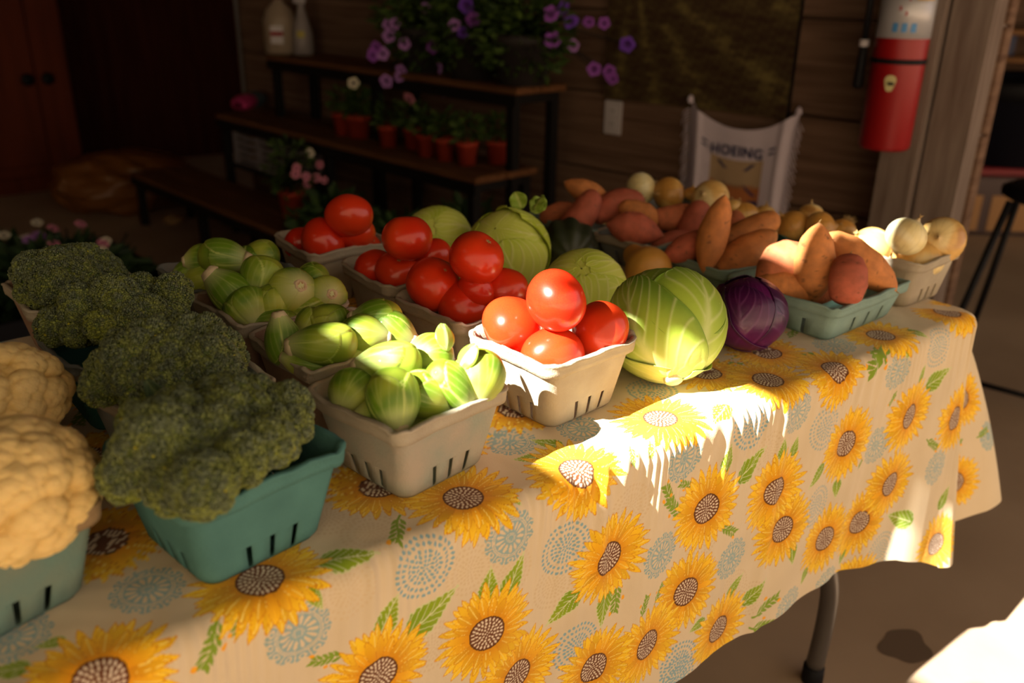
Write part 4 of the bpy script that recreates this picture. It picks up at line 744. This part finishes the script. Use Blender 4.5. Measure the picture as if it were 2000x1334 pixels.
# hanging cloth with print
m_tow = mat('white_cotton', (.66, .59, .70), .9, bump=.3, bscale=700, spec=.1); m_navy = mat('navy_print', (.03, .04, .13), .8); m_org = mat('orange_print', (.46, .16, .05), .85); m_crm = mat('cream_print', (.46, .33, .20), .85); m_rp = mat('red_print', (.30, .03, .03), .85)
tL, zL = wall_t(1352, 206, .02); tR, zR = wall_t(1566, 206, .02); zTop = (zL+zR)/2; TW = tL-tR; tM = (tL+tR)/2
tw = empty('printed_towel', 'white fringed cloth reading HOEING pinned to the board wall by its corners', 'cloth', (0, 0, 0)); tw.matrix_local = wallM(tM, .022, zTop)
def sag(x): u = np.abs(x)/(TW/2); return -.075*(1-u**2.2)
def towz(x, f): return sag(x)*(1-.75*f)-f*.47
nx, nz = 90, 80; X, Fv = np.meshgrid(np.linspace(-1, 1, nx), np.linspace(0, 1, nz)); Xw = X*TW/2*(1-.06*np.sin(Fv*math.pi)*1.0); Zt = towz(Xw, Fv)
Yt = .006+.012*np.cos(X*9)*np.abs(X)**1.2*(.4+.6*Fv)+.010*np.exp(-((np.abs(X)-.82)/.08)**2)+.006*(1-X**2)
obj('towel_cloth', mesh('towel_cloth', np.column_stack([Xw.ravel(), Yt.ravel(), Zt.ravel()]), grid_faces(nz, nx), m_tow), tw)
def patch(name, x0, x1, f0, f1, m, oy=.0012, n=24, sh=0.0):
    X, Fv = np.meshgrid(np.linspace(x0, x1, n), np.linspace(f0, f1, n)); Xw = (X+sh*(Fv-f0))*TW/2*(1-.06*np.sin(Fv*math.pi)); Y = .006+.012*np.cos(X*9)*np.abs(X)**1.2*(.4+.6*Fv)+.006*(1-X**2)+oy
    return mesh(name, np.column_stack([Xw.ravel(), Y.ravel(), towz(Xw, Fv).ravel()]), grid_faces(n, n), m)
obj('print_field', patch('print_field', -.52, .52, .245, .46, m_crm), tw, label='cream printed band'); obj('print_ground', patch('print_ground', -.52, .52, .44, .84, m_org), tw, label='orange printed band')
for x0, x1, f0, f1, m in [(-.50, -.30, .56, .82, m_navy), (-.28, -.14, .60, .84, m_rp), (-.12, .04, .56, .84, m_navy), (.06, .24, .58, .84, m_rp), (.27, .48, .58, .84, m_navy)]: obj('printed_shape', patch('printed_shape', x0, x1, f0, f1, m, .0022, 8), tw)
for sg in (-1, 1):
    obj('printed_hoe', patch('printed_hoe', -.35*sg-.04, -.35*sg+.04, .27, .52, m_navy, .0035, 12, sh=3.1*sg), tw)
    for q in (.165, .20): obj('printed_bar', patch('printed_bar', *(sorted((sg*.60, sg*.74))), q, q+.016, m_navy, .002, 10), tw)
fc = bpy.data.curves.new('lettering', 'FONT'); fc.body = 'HOEING'; fc.size = .047; fc.extrude = .0006; fc.align_x = 'CENTER'; fc.materials.append(m_navy); fc.offset = .0007; fc.space_character = 1.12
fo = bpy.data.objects.new('lettering', fc); COL.objects.link(fo); bpy.context.view_layer.update(); lme = bpy.data.meshes.new_from_object(fo.evaluated_get(bpy.context.evaluated_depsgraph_get())); bpy.data.objects.remove(fo); fo = obj('lettering', lme, tw, label='navy letters HOEING'); fo.matrix_local = Matrix.Translation((0, .018, towz(np.array([0.]), .19)[0]-.008))@Matrix(((-1, 0, 0, 0), (0, 0, 1, 0), (0, 1, 0, 0), (0, 0, 0, 1)))
mb = MB()
for sg in (-1, 1):
    for k in range(46):
        f = .05+.93*k/46; xw = sg*TW/2*(1-.06*math.sin(f*math.pi)); z_ = float(towz(np.array([xw]), f)[0]); l = .018+.02*rnd.random(); mb.tube([(xw, .012, z_), (xw+sg*l*.5, .018, z_-.012), (xw+sg*l*.8, .014, z_-.030)], .0013, 5)
obj('fringe', mb.me('fringe', m_tow, True), tw, kind='stuff')
for sg in (-1, 1): obj('corner_knot', MB().lathe([(0, 0), (.011, .008), (.009, .022), (0, .03)], 10, (sg*TW/2, .012, -.012)).me('corner_knot', m_tow, True), tw)
# fire extinguisher
tE, zE = wall_t(1729, 296, .10); m_fred = mat('extinguisher_red', (.25, .003, .005), .42, spec=.4); m_lab = mat('silver_label', (.42, .42, .45), .35, metal=.25); m_blue = mat('blue_pictogram', (.05, .22, .50), .5); m_yel = mat('yellow_tag', (.85, .50, .01), .6); m_stk = mat('cream_sticker', (.50, .46, .22), .6)
fe = empty('fire_extinguisher', 'red fire extinguisher with silver label and yellow tag hanging on the grey post', 'fire extinguisher', (0, 0, 0)); fe.matrix_local = wallM(tE-.034, .215, zE+.028); RE = .066
obj('cylinder', MB().lathe([(0, .004), (.05, .002), (.060, 0), (RE, .008), (RE, .42), (.060, .455), (.035, .480), (.022, .49), (.022, .51), (0, .51)], 48).me('cylinder', m_fred, True), fe)
obj('label_band', MB().lathe([(RE+.0008, .285), (RE+.0008, .415)], 48).me('label_band', m_lab, True), fe)
obj('strap', MB().lathe([(RE+.0006, .222), (RE+.003, .222), (RE+.003, .234), (RE+.0006, .234)], 48).me('strap', m_black, True), fe)
def on_cyl(a0, a1, z0, z1, off, n=10):
    A_, Z_ = np.meshgrid(np.linspace(a0, a1, n), np.linspace(z0, z1, n)); return np.column_stack([(RE+off)*np.cos(A_.ravel()), (RE+off)*np.sin(A_.ravel()), Z_.ravel()]), grid_faces(n, n)
for k in range(3): a0 = 2.35-.33*k; obj('pictogram', mesh('pictogram', *on_cyl(a0, a0-.20, .300, .322, .0016), m_blue), fe)
for k, (a0, z0) in enumerate([(2.0, .375), (1.72, .352), (1.95, .340)]): obj('label_mark', mesh('label_mark', *on_cyl(a0, a0-.08, z0, z0+.010, .0016, 5), m_rp), fe)
V = [( (RE+.0015)*math.cos(1.75+.20*math.cos(t)*(1+.18*math.sin(3*t))), (RE+.0015)*math.sin(1.75+.20*math.cos(t)*(1+.18*math.sin(3*t))), .175+.024*math.sin(t)*(1+.15*math.cos(2*t))) for t in np.linspace(0, 2*math.pi, 24, endpoint=False)]
stk = obj('sticker', mesh('sticker', V, [tuple(range(24))], m_stk, smooth=False), fe, label='round cream sticker'); obj('sticker_mark', mesh('sticker_mark', *on_cyl(1.90, 1.66, .170, .178, .0024, 5), m_black), stk)
V, Fc = on_cyl(2.75, 2.15, .378, .50, .012); V[:, 1] += .004*np.sin(V[:, 2]*60); tg = obj('inspection_tag', mesh('inspection_tag', V, Fc, m_yel), fe, label='yellow inspection tag'); tg.modifiers.new('thickness', 'SOLIDIFY').thickness = .0006
for k in range(4): obj('tag_line', mesh('tag_line', *[q if i else q+np.array([0, .004*math.sin((.39+.02*k)*60)+.0008, 0]) for i, q in enumerate(on_cyl(2.65, 2.25, .39+.02*k, .3925+.02*k, .0135, 6))], m_rp), tg)
obj('hose', MB().tube([(.01, .0, .50), (.05, .0, .54), (.088, .01, .50), (.095, .01, .40), (.094, .01, .25)], .0085, 12).me('hose', m_black, True), fe); obj('nozzle', MB().lathe([(.010, .15), (.014, .16), (.011, .25), (.009, .26)], 16, (.094, .01, 0)).me('nozzle', m_black, True), fe); obj('hose_clip', MB().lathe([(.0, .258), (.013, .258), (.013, .276), (0, .276)], 14, (.094, .01, 0)).me('hose_clip', m_wht, True), fe)
obj('wall_bracket', MB().box(-.02, .02, -.075, -.064, .10, .36).me('wall_bracket', m_black), fe); obj('handle', MB().box(-.012, .03, -.012, .012, .505, .525, .004).tube([(.0, 0, .52), (-.05, 0, .55), (-.09, 0, .55)], .007).me('handle', m_black), fe)
# ---------------------------------------------------------------- stepped plant bench
m_bp = mat('bench_planks', (.17, .075, .032), .8, spec=.1, mottle=.8, mscale=7, dark=(.5, .45, .4), stretch=(6, .6, 6)); m_ir = mat('black_iron', (.008, .007, .007), .6, spec=.2)
bn = empty('plant_bench', 'three-step plant stand of brown planks on black metal legs in the dark corner', 'plant stand', (1.71, 2.46, 0), math.radians(6))
BR_ = math.radians(6)
def BP(u, v, z): return (1.71+u*math.cos(BR_)-v*math.sin(BR_), 2.46+u*math.sin(BR_)+v*math.cos(BR_), z)
TIER = [(-.31, -.005, .85, 2.40, .28), (0, .30, 0, 1.98, .60), (.165, .415, -.02, 1.72, .89), (.03, .27, 1.38, 1.93, .36)]
for k, (x0, x1, y0, y1, z_) in enumerate(TIER):
    if k == 3: obj('lower_board', MB().box(x0, x1, y0, y1, z_-.02, z_, .003).me('lower_board', m_ir), bn); continue
    obj('plank', MB().box(x0, (x0+x1)/2-.003, y0, y1, z_-.025, z_, .004).box((x0+x1)/2+.003, x1, y0, y1, z_-.025, z_, .004).me('plank', m_bp), bn)
    for y in (y0+.04, (y0+y1)/2, y1-.04):
        mb = MB(); mb.box(x0+.01, x0+.045, y-.017, y+.017, 0, z_-.026).box(x1-.045, x1-.01, y-.017, y+.017, 0, z_-.026).box(x0+.01, x1-.01, y-.015, y+.015, z_-.06, z_-.026); obj('leg_frame', mb.me('leg_frame', m_ir), bn)
    obj('edge_rail', MB().box(x0-.003, x0+.01, y0, y1, z_-.065, z_-.026).me('edge_rail', m_ir), bn)
# ---------------------------------------------------------------- plants
m_leafd = mat('plant_leaf', attr=True, rough=.6, spec=.3); m_pot = mat('red_brown_pot', (.34, .035, .015), .6, spec=.3); m_soil = mat('potting_soil', (.03, .018, .012), .95)
def foliage(n, rx, ry, rz, seed, L=.035, droop=.5, c1=(.022, .048, .008), c2=(.060, .105, .014), base=.25):
    rg = np.random.default_rng(seed); V = []; Fc = []; cs_ = []; u = np.array([0, .33, .7, 1.0]); wv = np.array([.06, .42, .34, 0])
    for k in range(n):
        d = rg.normal(size=3); d /= np.linalg.norm(d); rr_ = rg.random()**.45; c = d*rr_*np.array([rx, ry, rz]); out_ = np.array([d[0], d[1], .4*d[2]+.3-droop*rg.random()]); out_ /= np.linalg.norm(out_); sd = np.cross(out_, rg.normal(size=3)); sd /= np.linalg.norm(sd)+1e-9; nn = np.cross(out_, sd); l = L*(.6+.8*rg.random()); b = len(V)
        for i in range(4):
            for q in (-1, 0, 1): V.append(c+out_*u[i]*l+sd*q*wv[i]*l*.55+nn*(abs(q)*.10*l-u[i]**2*.25*l))
        for i in range(3):
            for q in range(2): a = b+i*3+q; Fc.append((a, a+1, a+4, a+3))
        cc = np.array(c1)+(np.array(c2)-np.array(c1))*rg.random(); cs_ += [cc]*12
    return np.array(V), np.array(Fc), np.array(cs_)
def stems(n, rx, ry, rz, seed, z0):
    rg = np.random.default_rng(seed); mb = MB()
    for k in range(n): a = rg.random()*6.28; q = rg.random()**.5; t = np.array([rx*q*math.cos(a), ry*q*math.sin(a), rz*(rg.random()*1.4-.5)]); mb.tube([(0, 0, z0), t*.45+np.array([0, 0, max(0, z0*.3)+.02]), t], [.0035, .0025, .0015], 5)
    return mb
def pot_me(r, h, m=None): return MB().lathe([(0, .002), (r*.78, 0), (r*.95, h*.80), (r*1.03, h*.80), (r*1.05, h), (r*.95, h), (r*.90, h*.86), (0, h*.86)], 28).me('pot', m or m_pot, True)
POT = pot_me(.042, .085); POTB = pot_me(.11, .17, mat('dark_planter', (.02, .015, .014), .7))
SEED = []
for s_ in range(3):
    V, Fc, c = foliage(90, .050, .050, .055, 40+s_, .030); SEED.append(mesh('foliage', V, Fc, m_leafd, c))
SST = stems(8, .045, .045, .05, 5, -.06).me('stems', m_leafd, True)
def potted(name, label, P, scale, k, group=None, fol=None):
    t = empty(name, label, 'plant', P, 0, group); obj('pot', POT, t, M=Matrix.Scale(scale, 4)); obj('foliage', SEED[k % 3], t, M=Matrix.Translation((0, 0, .13*scale))@Matrix.Scale(scale, 4)@Matrix.Rotation(k*1.3, 4, 'Z')); obj('soil', MB().lathe([(0, .074*scale), (.038*scale, .073*scale)], 20).me('soil', m_soil), t); return t
for k, (px, py, w_) in enumerate([(971, 318, 'nearest the shelf end, rightmost of the row'), (912, 320, 'second from the shelf end, nearest the front edge'), (870, 312, 'third from the shelf end'), (834, 304, 'fourth from the shelf end'), (809, 290, 'half hidden between taller neighbours near the row middle'), (759, 285, 'with lighter leaves left of the row middle'), (706, 268, 'second from the left end of the row'), (672, 262, 'at the left end of the row')]):
    P = at(px, py, .602); P[2] = .60; potted('potted_seedling', f'small seedling in a red-brown pot {w_}', P, 1.0 if k < 6 else 1.1, k, 'seedlings on the middle shelf')
def bloom_me(col, name):
    mb = MB(); n = 10; V = [(0, 0, -.010)]; Fc = []
    for r, z_ in ((.006, .002), (.019, .007), (.023, .005)):
        for k in range(20): a = k*2*math.pi/20; q = r*(1+.10*math.cos(5*a)*(r > .01)); V.append((q*math.cos(a), q*math.sin(a), z_+.0015*math.cos(10*a)*(r > .01)))
    Fc += [(0, 1+k, 1+(k+1) % 20) for k in range(20)]+[(1+i*20+k, 1+(i+1)*20+k, 1+(i+1)*20+(k+1) % 20, 1+i*20+(k+1) % 20) for i in range(2) for k in range(20)]
    V = np.array(V); r = np.hypot(V[:, 0], V[:, 1]); return mesh(name, V, Fc, m_bloom, mixc((.04, .01, .05), col, (r-.003)/.010))
m_bloom = mat('petals', attr=True, rough=.6, spec=.2)
BL = {k: bloom_me(c, 'bloom') for k, c in dict(lilac=(.42, .20, .55), violet=(.16, .05, .48), purple=(.30, .08, .45), pink=(.80, .28, .38), white=(.8, .75, .55)).items()}
def flowering(name, label, P, rx, ry, rz, hc, nl, cols, blooms_px, seed, L=.035, group=None, pot=POTB, ps=1.0, bs=1.0):
    t = empty(name, label, 'plant', P, 0, group); obj('pot', pot, t, M=Matrix.Scale(ps, 4)); C = np.array([0, 0, hc]); V, Fc, c = foliage(nl, rx, ry, rz, seed, L); obj('foliage', mesh('foliage', V+C, Fc, m_leafd, c), t)
    st_ = stems(26, rx*.9, ry*.9, rz*.9, seed, -hc+.10); obj('stems', st_.me('stems', m_leafd, True, T=Matrix.Translation((0, 0, hc))), t)
    tr = MB()
    for (x, y, kind, dd) in blooms_px:
        d = ray(x, y); cen = np.array(P)+C; k = ((cen-CAM)@d)/(d@d); Q = CAM+d*k; off = Q-cen; e = min(.98, (off/np.array([rx, ry, rz]))@(off/np.array([rx, ry, rz]))); Q = Q-d/np.linalg.norm(d)*(math.sqrt(1-e)*min(rx, ry)*.95)
        q = Q-np.array(P)+d/np.linalg.norm(d)*.010; tr.tube([C*.9, C*.5+q*.5+np.array([0, 0, .02]), q], [.003, .0025, .002], 5)
        ax = (-d/np.linalg.norm(d))+rng.normal(size=3)*.35; obj('bloom', BL[kind], t, M=Matrix.Translation(Vector(Q-np.array(P)))@rot_to(ax, rnd.random()*6)@Matrix.Scale(bs*(.85+.35*rnd.random()), 4))
    obj('flower_stalks', tr.me('flower_stalks', m_leafd, True), t)
    return t
flowering('petunia', 'trailing petunia with pale lilac blooms, left end of the flowers on the top shelf', BP(.27, .62, .89), .145, .30, .20, .20, 900, None, [(832, 15, 'lilac', 0), (758, 48, 'lilac', 0), (772, 46, 'lilac', 0), (735, 92, 'purple', 0), (727, 108, 'purple', 0), (790, 86, 'lilac', 0), (748, 105, 'lilac', 0), (760, 70, 'lilac', 0), (845, 90, 'purple', 0), (784, 137, 'lilac', 0), (782, 150, 'lilac', 0), (807, 143, 'lilac', 0), (755, 158, 'lilac', 0), (852, 132, 'lilac', 0), (890, 141, 'lilac', 0), (868, 178, 'lilac', 0), (893, 176, 'purple', 0), (801, 192, 'pink', 0)], 61, .036)
flowering('petunia', 'blue-violet petunia in the middle of the top shelf', BP(.27, .32, .89), .145, .22, .18, .20, 800, None, [(911, 10, 'violet', 0), (905, 62, 'violet', 0), (925, 38, 'purple', 0), (990, 42, 'purple', 0), (976, 128, 'violet', 0), (923, 135, 'violet', 0), (1000, 100, 'violet', 0), (1023, 121, 'purple', 0), (1060, 183, 'violet', 0), (888, 50, 'lilac', 0)], 62, .036)
flowering('petunia', 'purple petunia spilling over the right end of the top shelf', BP(.27, .06, .89), .145, .20, .18, .19, 800, None, [(1098, 15, 'violet', 0), (1115, 42, 'violet', 0), (1075, 28, 'purple', 0), (1119, 89, 'lilac', 0), (1160, 135, 'purple', 0), (1190, 140, 'purple', 0), (1196, 152, 'purple', 0), (1150, 42, 'purple', 0), (1180, 45, 'purple', 0), (1225, 86, 'violet', 0), (1079, 78, 'purple', 0)], 63, .036)
flowering('flowering_plant', 'bushy pot plant with a cluster of pink blooms on the lowest step', BP(-.13, 1.05, .28), .10, .10, .13, .20, 260, None, [(580, 328, 'pink', 0), (598, 345, 'pink', 0), (625, 322, 'pink', 0), (618, 347, 'pink', 0), (578, 340, 'pink', 0), (633, 352, 'pink', 0), (605, 299, 'white', 0), (600, 360, 'pink', 0)], 64, .03, pot=POT, ps=1.3, bs=.75)
potted('white_flower_seedling', 'small leafy plant with one white bloom behind the seedlings', BP(.15, .95, .60), 1.1, 2); obj('bloom', BL['white'], bpy.data.objects['white_flower_seedling'], M=Matrix.Translation((-.03, -.05, .23))@rot_to((-.5, -.7, .3)))
for k, (x, y, z_, r) in enumerate([(BP(-.20, .62, 0)[0], BP(-.2, .62, 0)[1], 0, .17), (BP(-.20, .22, 0)[0], BP(-.2, .22, 0)[1], 0, .16), (BP(.14, .20, 0)[0], BP(.14, .20, 0)[1], 0, .14)]):
    t = empty('bushy_plant', ('dark bushy plant in a planter on the floor left of the bench end', 'dark bushy plant on the floor in front of the middle step', 'dark plant on the floor beneath the right end of the bench')[k], 'plant', (x, y, z_), 0, 'plants on the floor'); obj('pot', POTB, t); V, Fc, c = foliage(500, r, r, .16, 70+k, .05, c1=(.012, .035, .010), c2=(.035, .07, .015)); V[:, 2] += .30; obj('foliage', mesh('foliage', V, Fc, m_leafd, c), t)
# things on the bench and the floor behind
m_jug = mat('milky_plastic', (.34, .27, .20), .4); P = at(551, 104, .892); P[2] = .89
jg = empty('plastic_jug', 'milky plastic jug with red cap standing on the top shelf', 'jug', P); obj('jug_body', MB().lathe([(0, .002), (.070, 0), (.078, .01), (.078, .15), (.060, .20), (.022, .235), (.020, .25), (0, .25)], 30).me('jug_body', m_jug, True), jg); obj('cap', MB().lathe([(0, .272), (.024, .27), (.024, .248), (0, .247)], 20).me('cap', m_rp, True), jg); obj('label', MB().box(-.03, .03, -.081, -.0785, .05, .13).me('label', m_wht), jg, M=Matrix.Rotation(-.62, 4, 'Z')); obj('label_stripe', MB().box(-.03, .03, -.083, -.081, .085, .105).me('label_stripe', m_rp), jg, M=Matrix.Rotation(-.62, 4, 'Z'))
P = at(594, 106, .892); P[2] = .89
sb = empty('spray_bottle', 'clear spray bottle beside the milky jug on the top shelf', 'bottle', P); obj('bottle_body', MB().lathe([(0, .002), (.045, 0), (.050, .01), (.048, .10), (.030, .16), (.016, .21), (.016, .23), (0, .23)], 26).me('bottle_body', mat('cloudy_bottle', (.30, .27, .27), .3), True), sb); obj('spray_head', MB().box(-.035, .02, -.010, .010, .23, .262, .004).me('spray_head', m_wht), sb); obj('label', MB().box(-.018, .018, -.053, -.0500, .08, .11).me('label', mat('yellow_label', (.5, .42, .08), .6)), sb, M=Matrix.Rotation(-.6, 4, 'Z'))
P = at(480, 212, .602); P[2] = .60; gl = empty('garden_gloves', 'pair of pink and blue garden gloves lying at the left end of the middle step', 'gloves', P, .6)
for k, cc in enumerate([(.50, .03, .16), (.08, .12, .16)]):
    V, Fc = spindle([(0, .14), (.1, .30), (.4, .38), (.7, .36), (.92, .22), (1, 0)], 20, 18, seed=k, am=.08); o = obj('glove', mesh('glove', V*np.array([.16, .10, .20]), Fc, mat('glove_cloth', cc, .9)), gl, M=Matrix.Translation((.11*k, .02*k, .035))@rot_to((.9, .2, .05)), label='pink glove' if k == 0 else 'blue glove')
m_wire = mat('grey_crate', (.20, .18, .20), .7); P = at(515, 312, .30)
cr_ = empty('plastic_basket', 'pale slotted plastic basket under the middle step', 'basket', BP(.15, 1.66, .36), BR_); mb = MB()
for k in range(4): mb.box(-.10, .10, -.24, -.23, .025+.035*k, .045+.035*k).box(-.10, .10, .23, .24, .025+.035*k, .045+.035*k).box(-.105, -.097, -.23, .23, .025+.035*k, .045+.035*k).box(.097, .105, -.23, .23, .025+.035*k, .045+.035*k)
for (x, y) in [(-.10, -.235), (.10, -.235), (-.10, .235), (.10, .235), (-.10, 0), (.10, 0)]: mb.box(x-.008, x+.008, y-.010, y+.010, 0, .165)
mb.box(-.10, .10, -.235, .235, 0, .010); obj('slotted_sides', mb.me('slotted_sides', m_wire), cr_)
# cabinet
m_cabn = mat('red_brown_cabinet', (.11, .020, .005), .7, spec=.2, mottle=.7, mscale=3, dark=(.5, .4, .4), stretch=(5, 5, .6)); P0 = at(108, 352, .12); cbn = empty('wooden_cabinet', 'tall red-brown wooden cabinet with round dark knobs in the far left corner', 'cabinet', (P0[0]-.09, P0[1]+.28, 0), math.radians(8))
obj('cabinet_body', MB().box(-1.9, .325, .0, .5, .10, 2.2, .005).box(-1.85, .28, .03, .47, 0, .10).me('cabinet_body', m_cabn), cbn)
DX = [.315, .135, -.48, -1.1]
for k in range(3): dr = obj('cabinet_door', MB().box(DX[k+1], DX[k]-.012, -.022, -.001, .16, 2.15, .006).me('cabinet_door', m_cabn), cbn); obj('knob', MB().lathe([(0, 0), (.018, .003), (.036, .014), (.034, .026), (0, .032)], 20).me('knob', m_black, True), dr, M=Matrix.Translation((DX[k]-(.125, .055, .5)[k], -.022, .66))@Matrix.Rotation(math.pi/2, 4, 'X'))
# plastic bag on the floor
rg = np.random.default_rng(12); V, Fc = ico(5); n1 = vnoise(V, 3, 1); n2 = np.abs(vnoise(V, 6, 2)); n3 = np.abs(vnoise(V, 13, 4)); V = V*(1+.14*n1-.16*n2-.06*n3)[:, None]*np.array([.42, .28, .20]); V[:, 2] = np.maximum(V[:, 2], -.15)+.152
Pb = at(265, 418, 0.0); bg_ = obj('plastic_bag', mesh('plastic_bag', V, Fc, mat('amber_plastic', (.17, .062, .012), .35, spec=.5, bump=.4, bscale=30)), label='crumpled amber-brown plastic bag lying on the concrete by the cabinet', cat='bag', M=Matrix.Translation((Pb[0], Pb[1]+.15, 0)))
V, Fc = ico(3); V = V*(1+.25*vnoise(V, 4, 3))[:, None]*np.array([.06, .05, .03]); V[:, 2] = np.maximum(V[:, 2], -.02)+.021; Pl = at(340, 437, 0); obj('dry_leaf_litter', mesh('dry_leaf_litter', V, Fc, mat('tan_litter', (.30, .17, .07), .9)), label='small tan scrap on the floor right of the amber bag', cat='litter', M=Matrix.Translation((Pl[0], Pl[1], 0)))
# crate with greens, far left
Pc = at(120, 540, .24); ct_ = empty('plant_crate', 'black crate of dark leafy greens and pale blooms on the floor behind the broccoli', 'crate', (Pc[0]-.02, Pc[1]+.1, 0), .12); mb = MB()
mb.box(-.33, .33, -.40, .40, 0, .012).box(-.34, -.32, -.41, .41, .0, .22).box(.32, .34, -.41, .41, 0, .22).box(-.32, .32, -.41, -.39, 0, .22).box(-.32, .32, .39, .41, 0, .22); obj('crate_walls', mb.me('crate_walls', m_black), ct_)
V, Fc, c = foliage(900, .28, .35, .10, 90, .07, c1=(.010, .028, .008), c2=(.035, .07, .02)); V[:, 2] += .22; obj('foliage', mesh('foliage', V, Fc, m_leafd, c), ct_)
for k in range(16): obj('bloom', BL[('white', 'pink', 'lilac')[k % 3]], ct_, M=Matrix.Translation((rnd.uniform(-.26, .26), rnd.uniform(-.33, .33), .33+.02*rnd.random()))@rot_to((rnd.uniform(-.4, .4), -.5, 1))@Matrix.Scale(.9, 4))
# ---------------------------------------------------------------- right background: shelves, bin, tote, stool
m_shf = mat('shelf_pine', (.34, .17, .075), .75, spec=.15, mottle=.5, mscale=6, stretch=(1, 6, 6)); sh = empty('open_shelves', 'open pine shelves at the far right behind the posts', 'shelves', (6.15, 2.6, 0), math.radians(-52))
def shz(py): d = ray(1975, py); k = 6.2/math.hypot(d[0], d[1]); return CAM[2]+d[2]*k
for q in (62, 118, 168, -20, -90): z_ = shz(q); obj('shelf_board', MB().box(-1.3, 1.3, -.15, .22, z_-.03, z_, .003).me('shelf_board', m_shf), sh)
obj('shelf_back', MB().box(-1.3, 1.3, .20, .22, .3, 2.3).me('shelf_back', m_plank), sh)
for x in (-1.3, -.52, .55, 1.26): obj('shelf_upright', MB().box(x, x+.04, -.15, .2, 0, 2.3).me('shelf_upright', m_shf), sh)
shM = Matrix.Translation((6.15, 2.6, 0))@Matrix.Rotation(math.radians(-52), 4, 'Z'); shI = shM.inverted()
def onshelf(px, py):
    z_ = shz(py)+.001; P = shI@Vector(at(px, py+4, z_)); return shM@Vector((max(-1.2, min(1.2, P.x)), .02, z_))
m_dbl = mat('dark_blue_tin', (.03, .04, .12), .5); m_grn = mat('grey_green_tin', (.08, .13, .09), .5); m_spool = mat('pale_wood_spool', (.42, .22, .09), .7)
o = obj('paint_tin', MB().lathe([(0, 0), (.075, 0), (.075, .10), (.070, .105), (0, .103)], 24).me('paint_tin', m_grn, True), label='grey-green round tin on the upper pine shelf', cat='tin', M=Matrix.Translation(onshelf(1990, 62))); obj('lid', MB().lathe([(0, .106), (.078, .106), (.078, .095), (.076, .095)], 24).me('lid', m_black, True), o)
o = obj('storage_box', MB().box(-.14, .14, -.08, .08, 0, .15, .006).me('storage_box', m_dbl), label='dark navy box on the middle pine shelf', cat='box', M=Matrix.Translation(onshelf(1975, 118))@Matrix.Rotation(math.radians(-52), 4, 'Z')); obj('box_label', MB().box(.06, .10, -.083, -.080, .03, .11).me('box_label', m_wht), o)
obj('storage_box', MB().box(-.03, .03, -.07, .07, 0, .13, .006).me('storage_box', mat('blue_box', (.05, .09, .35), .5)), label='narrow bright blue box left of the navy box on the middle pine shelf', cat='box', M=Matrix.Translation(onshelf(1946, 118))@Matrix.Rotation(math.radians(-52), 4, 'Z'))
obj('wooden_spool', MB().lathe([(0, 0), (.065, 0), (.065, .012), (.03, .03), (.03, .10), (.065, .118), (.065, .13), (0, .13)], 24).me('wooden_spool', m_spool, True), label='pale wooden spool on the lowest pine shelf', cat='spool', M=Matrix.Translation(onshelf(1972, 168)))
m_tote = mat('clear_tote', (.16, .11, .11), .25, spec=.5, trans=.35); tp = at(1945, 455, 0); tt_ = empty('storage_tote', 'cloudy plastic tote with a red lid under the black bin', 'tote', (tp[0]+.12, tp[1]+.12, 0), math.radians(-40))
obj('tote_body', MB().box(-.42, .42, -.24, .24, 0, .33, .02).me('tote_body', m_tote), tt_); obj('lid', MB().box(-.45, .45, -.27, .27, .33, .37, .008).me('lid', mat('red_lid', (.22, .012, .02), .5)), tt_, label='dark red lid'); 
for k in range(3): obj('packed_thing', MB().box(-.38+.27*k, -.16+.27*k, -.243, -.2405, .03, .22).me('packed_thing', m_spool), tt_)
bb = empty('black_bin', 'big black bin standing on the red-lidded tote', 'bin', (tp[0]+.14, tp[1]+.14, .371), math.radians(-40)); obj('bin_body', MB().lathe([(0, 0), (.30, 0), (.38, .38), (.40, .38), (.40, .42), (.36, .42), (.30, .05), (0, .05)], 40).me('bin_body', mat('black_plastic', (.008, .009, .018), .6, spec=.2), True), bb)
obj('bin_liner', MB().lathe([(.405, .34), (.41, .42), (.39, .44), (.34, .38)], 40).me('bin_liner', m_black, True), bb)
sp0 = at(2082, 372, .66); stl = empty('black_stool', 'black folding stool with thin tube legs at the right edge', 'stool', (sp0[0], sp0[1], 0), .3)
obj('seat', MB().lathe([(0, .625), (.15, .622), (.175, .635), (.175, .655), (.15, .668), (0, .67)], 36).me('seat', m_black, True), stl)
for a, b in [((-.13, -.13), (-.24, -.20)), ((.13, -.13), (.20, -.24)), ((-.13, .13), (-.20, .24)), ((.13, .13), (.24, .2))]: obj('leg', MB().tube([(a[0], a[1], .63), ((a[0]+b[0])/2, (a[1]+b[1])/2, .30), (b[0], b[1], .012)], .011).me('leg', m_black, True), stl)
obj('foot_rail', MB().tube([(-.20, -.175, .18), (.17, -.20, .18)], .009).me('foot_rail', m_black, True), stl); obj('foot_rail', MB().tube([(-.22, -.18, .05), (-.185, .22, .05)], .009).me('foot_rail', m_black, True), stl)
# dark stain on the concrete
a_ = np.linspace(0, 2*math.pi, 40, endpoint=False); Ps = at(1768, 1262, 0.0); r_ = .050*(1+.10*np.sin(3*a_)+.07*np.sin(5*a_+1)); obj('floor_stain', mesh('floor_stain', np.column_stack([Ps[0]+r_*1.1*np.cos(a_), Ps[1]+r_*.9*np.sin(a_), np.full(40, .0008)]), [tuple(range(40))], mat('oil_stain', (.15, .10, .065), .7), smooth=False), label='dark round stain on the concrete right of the table leg', cat='stain')
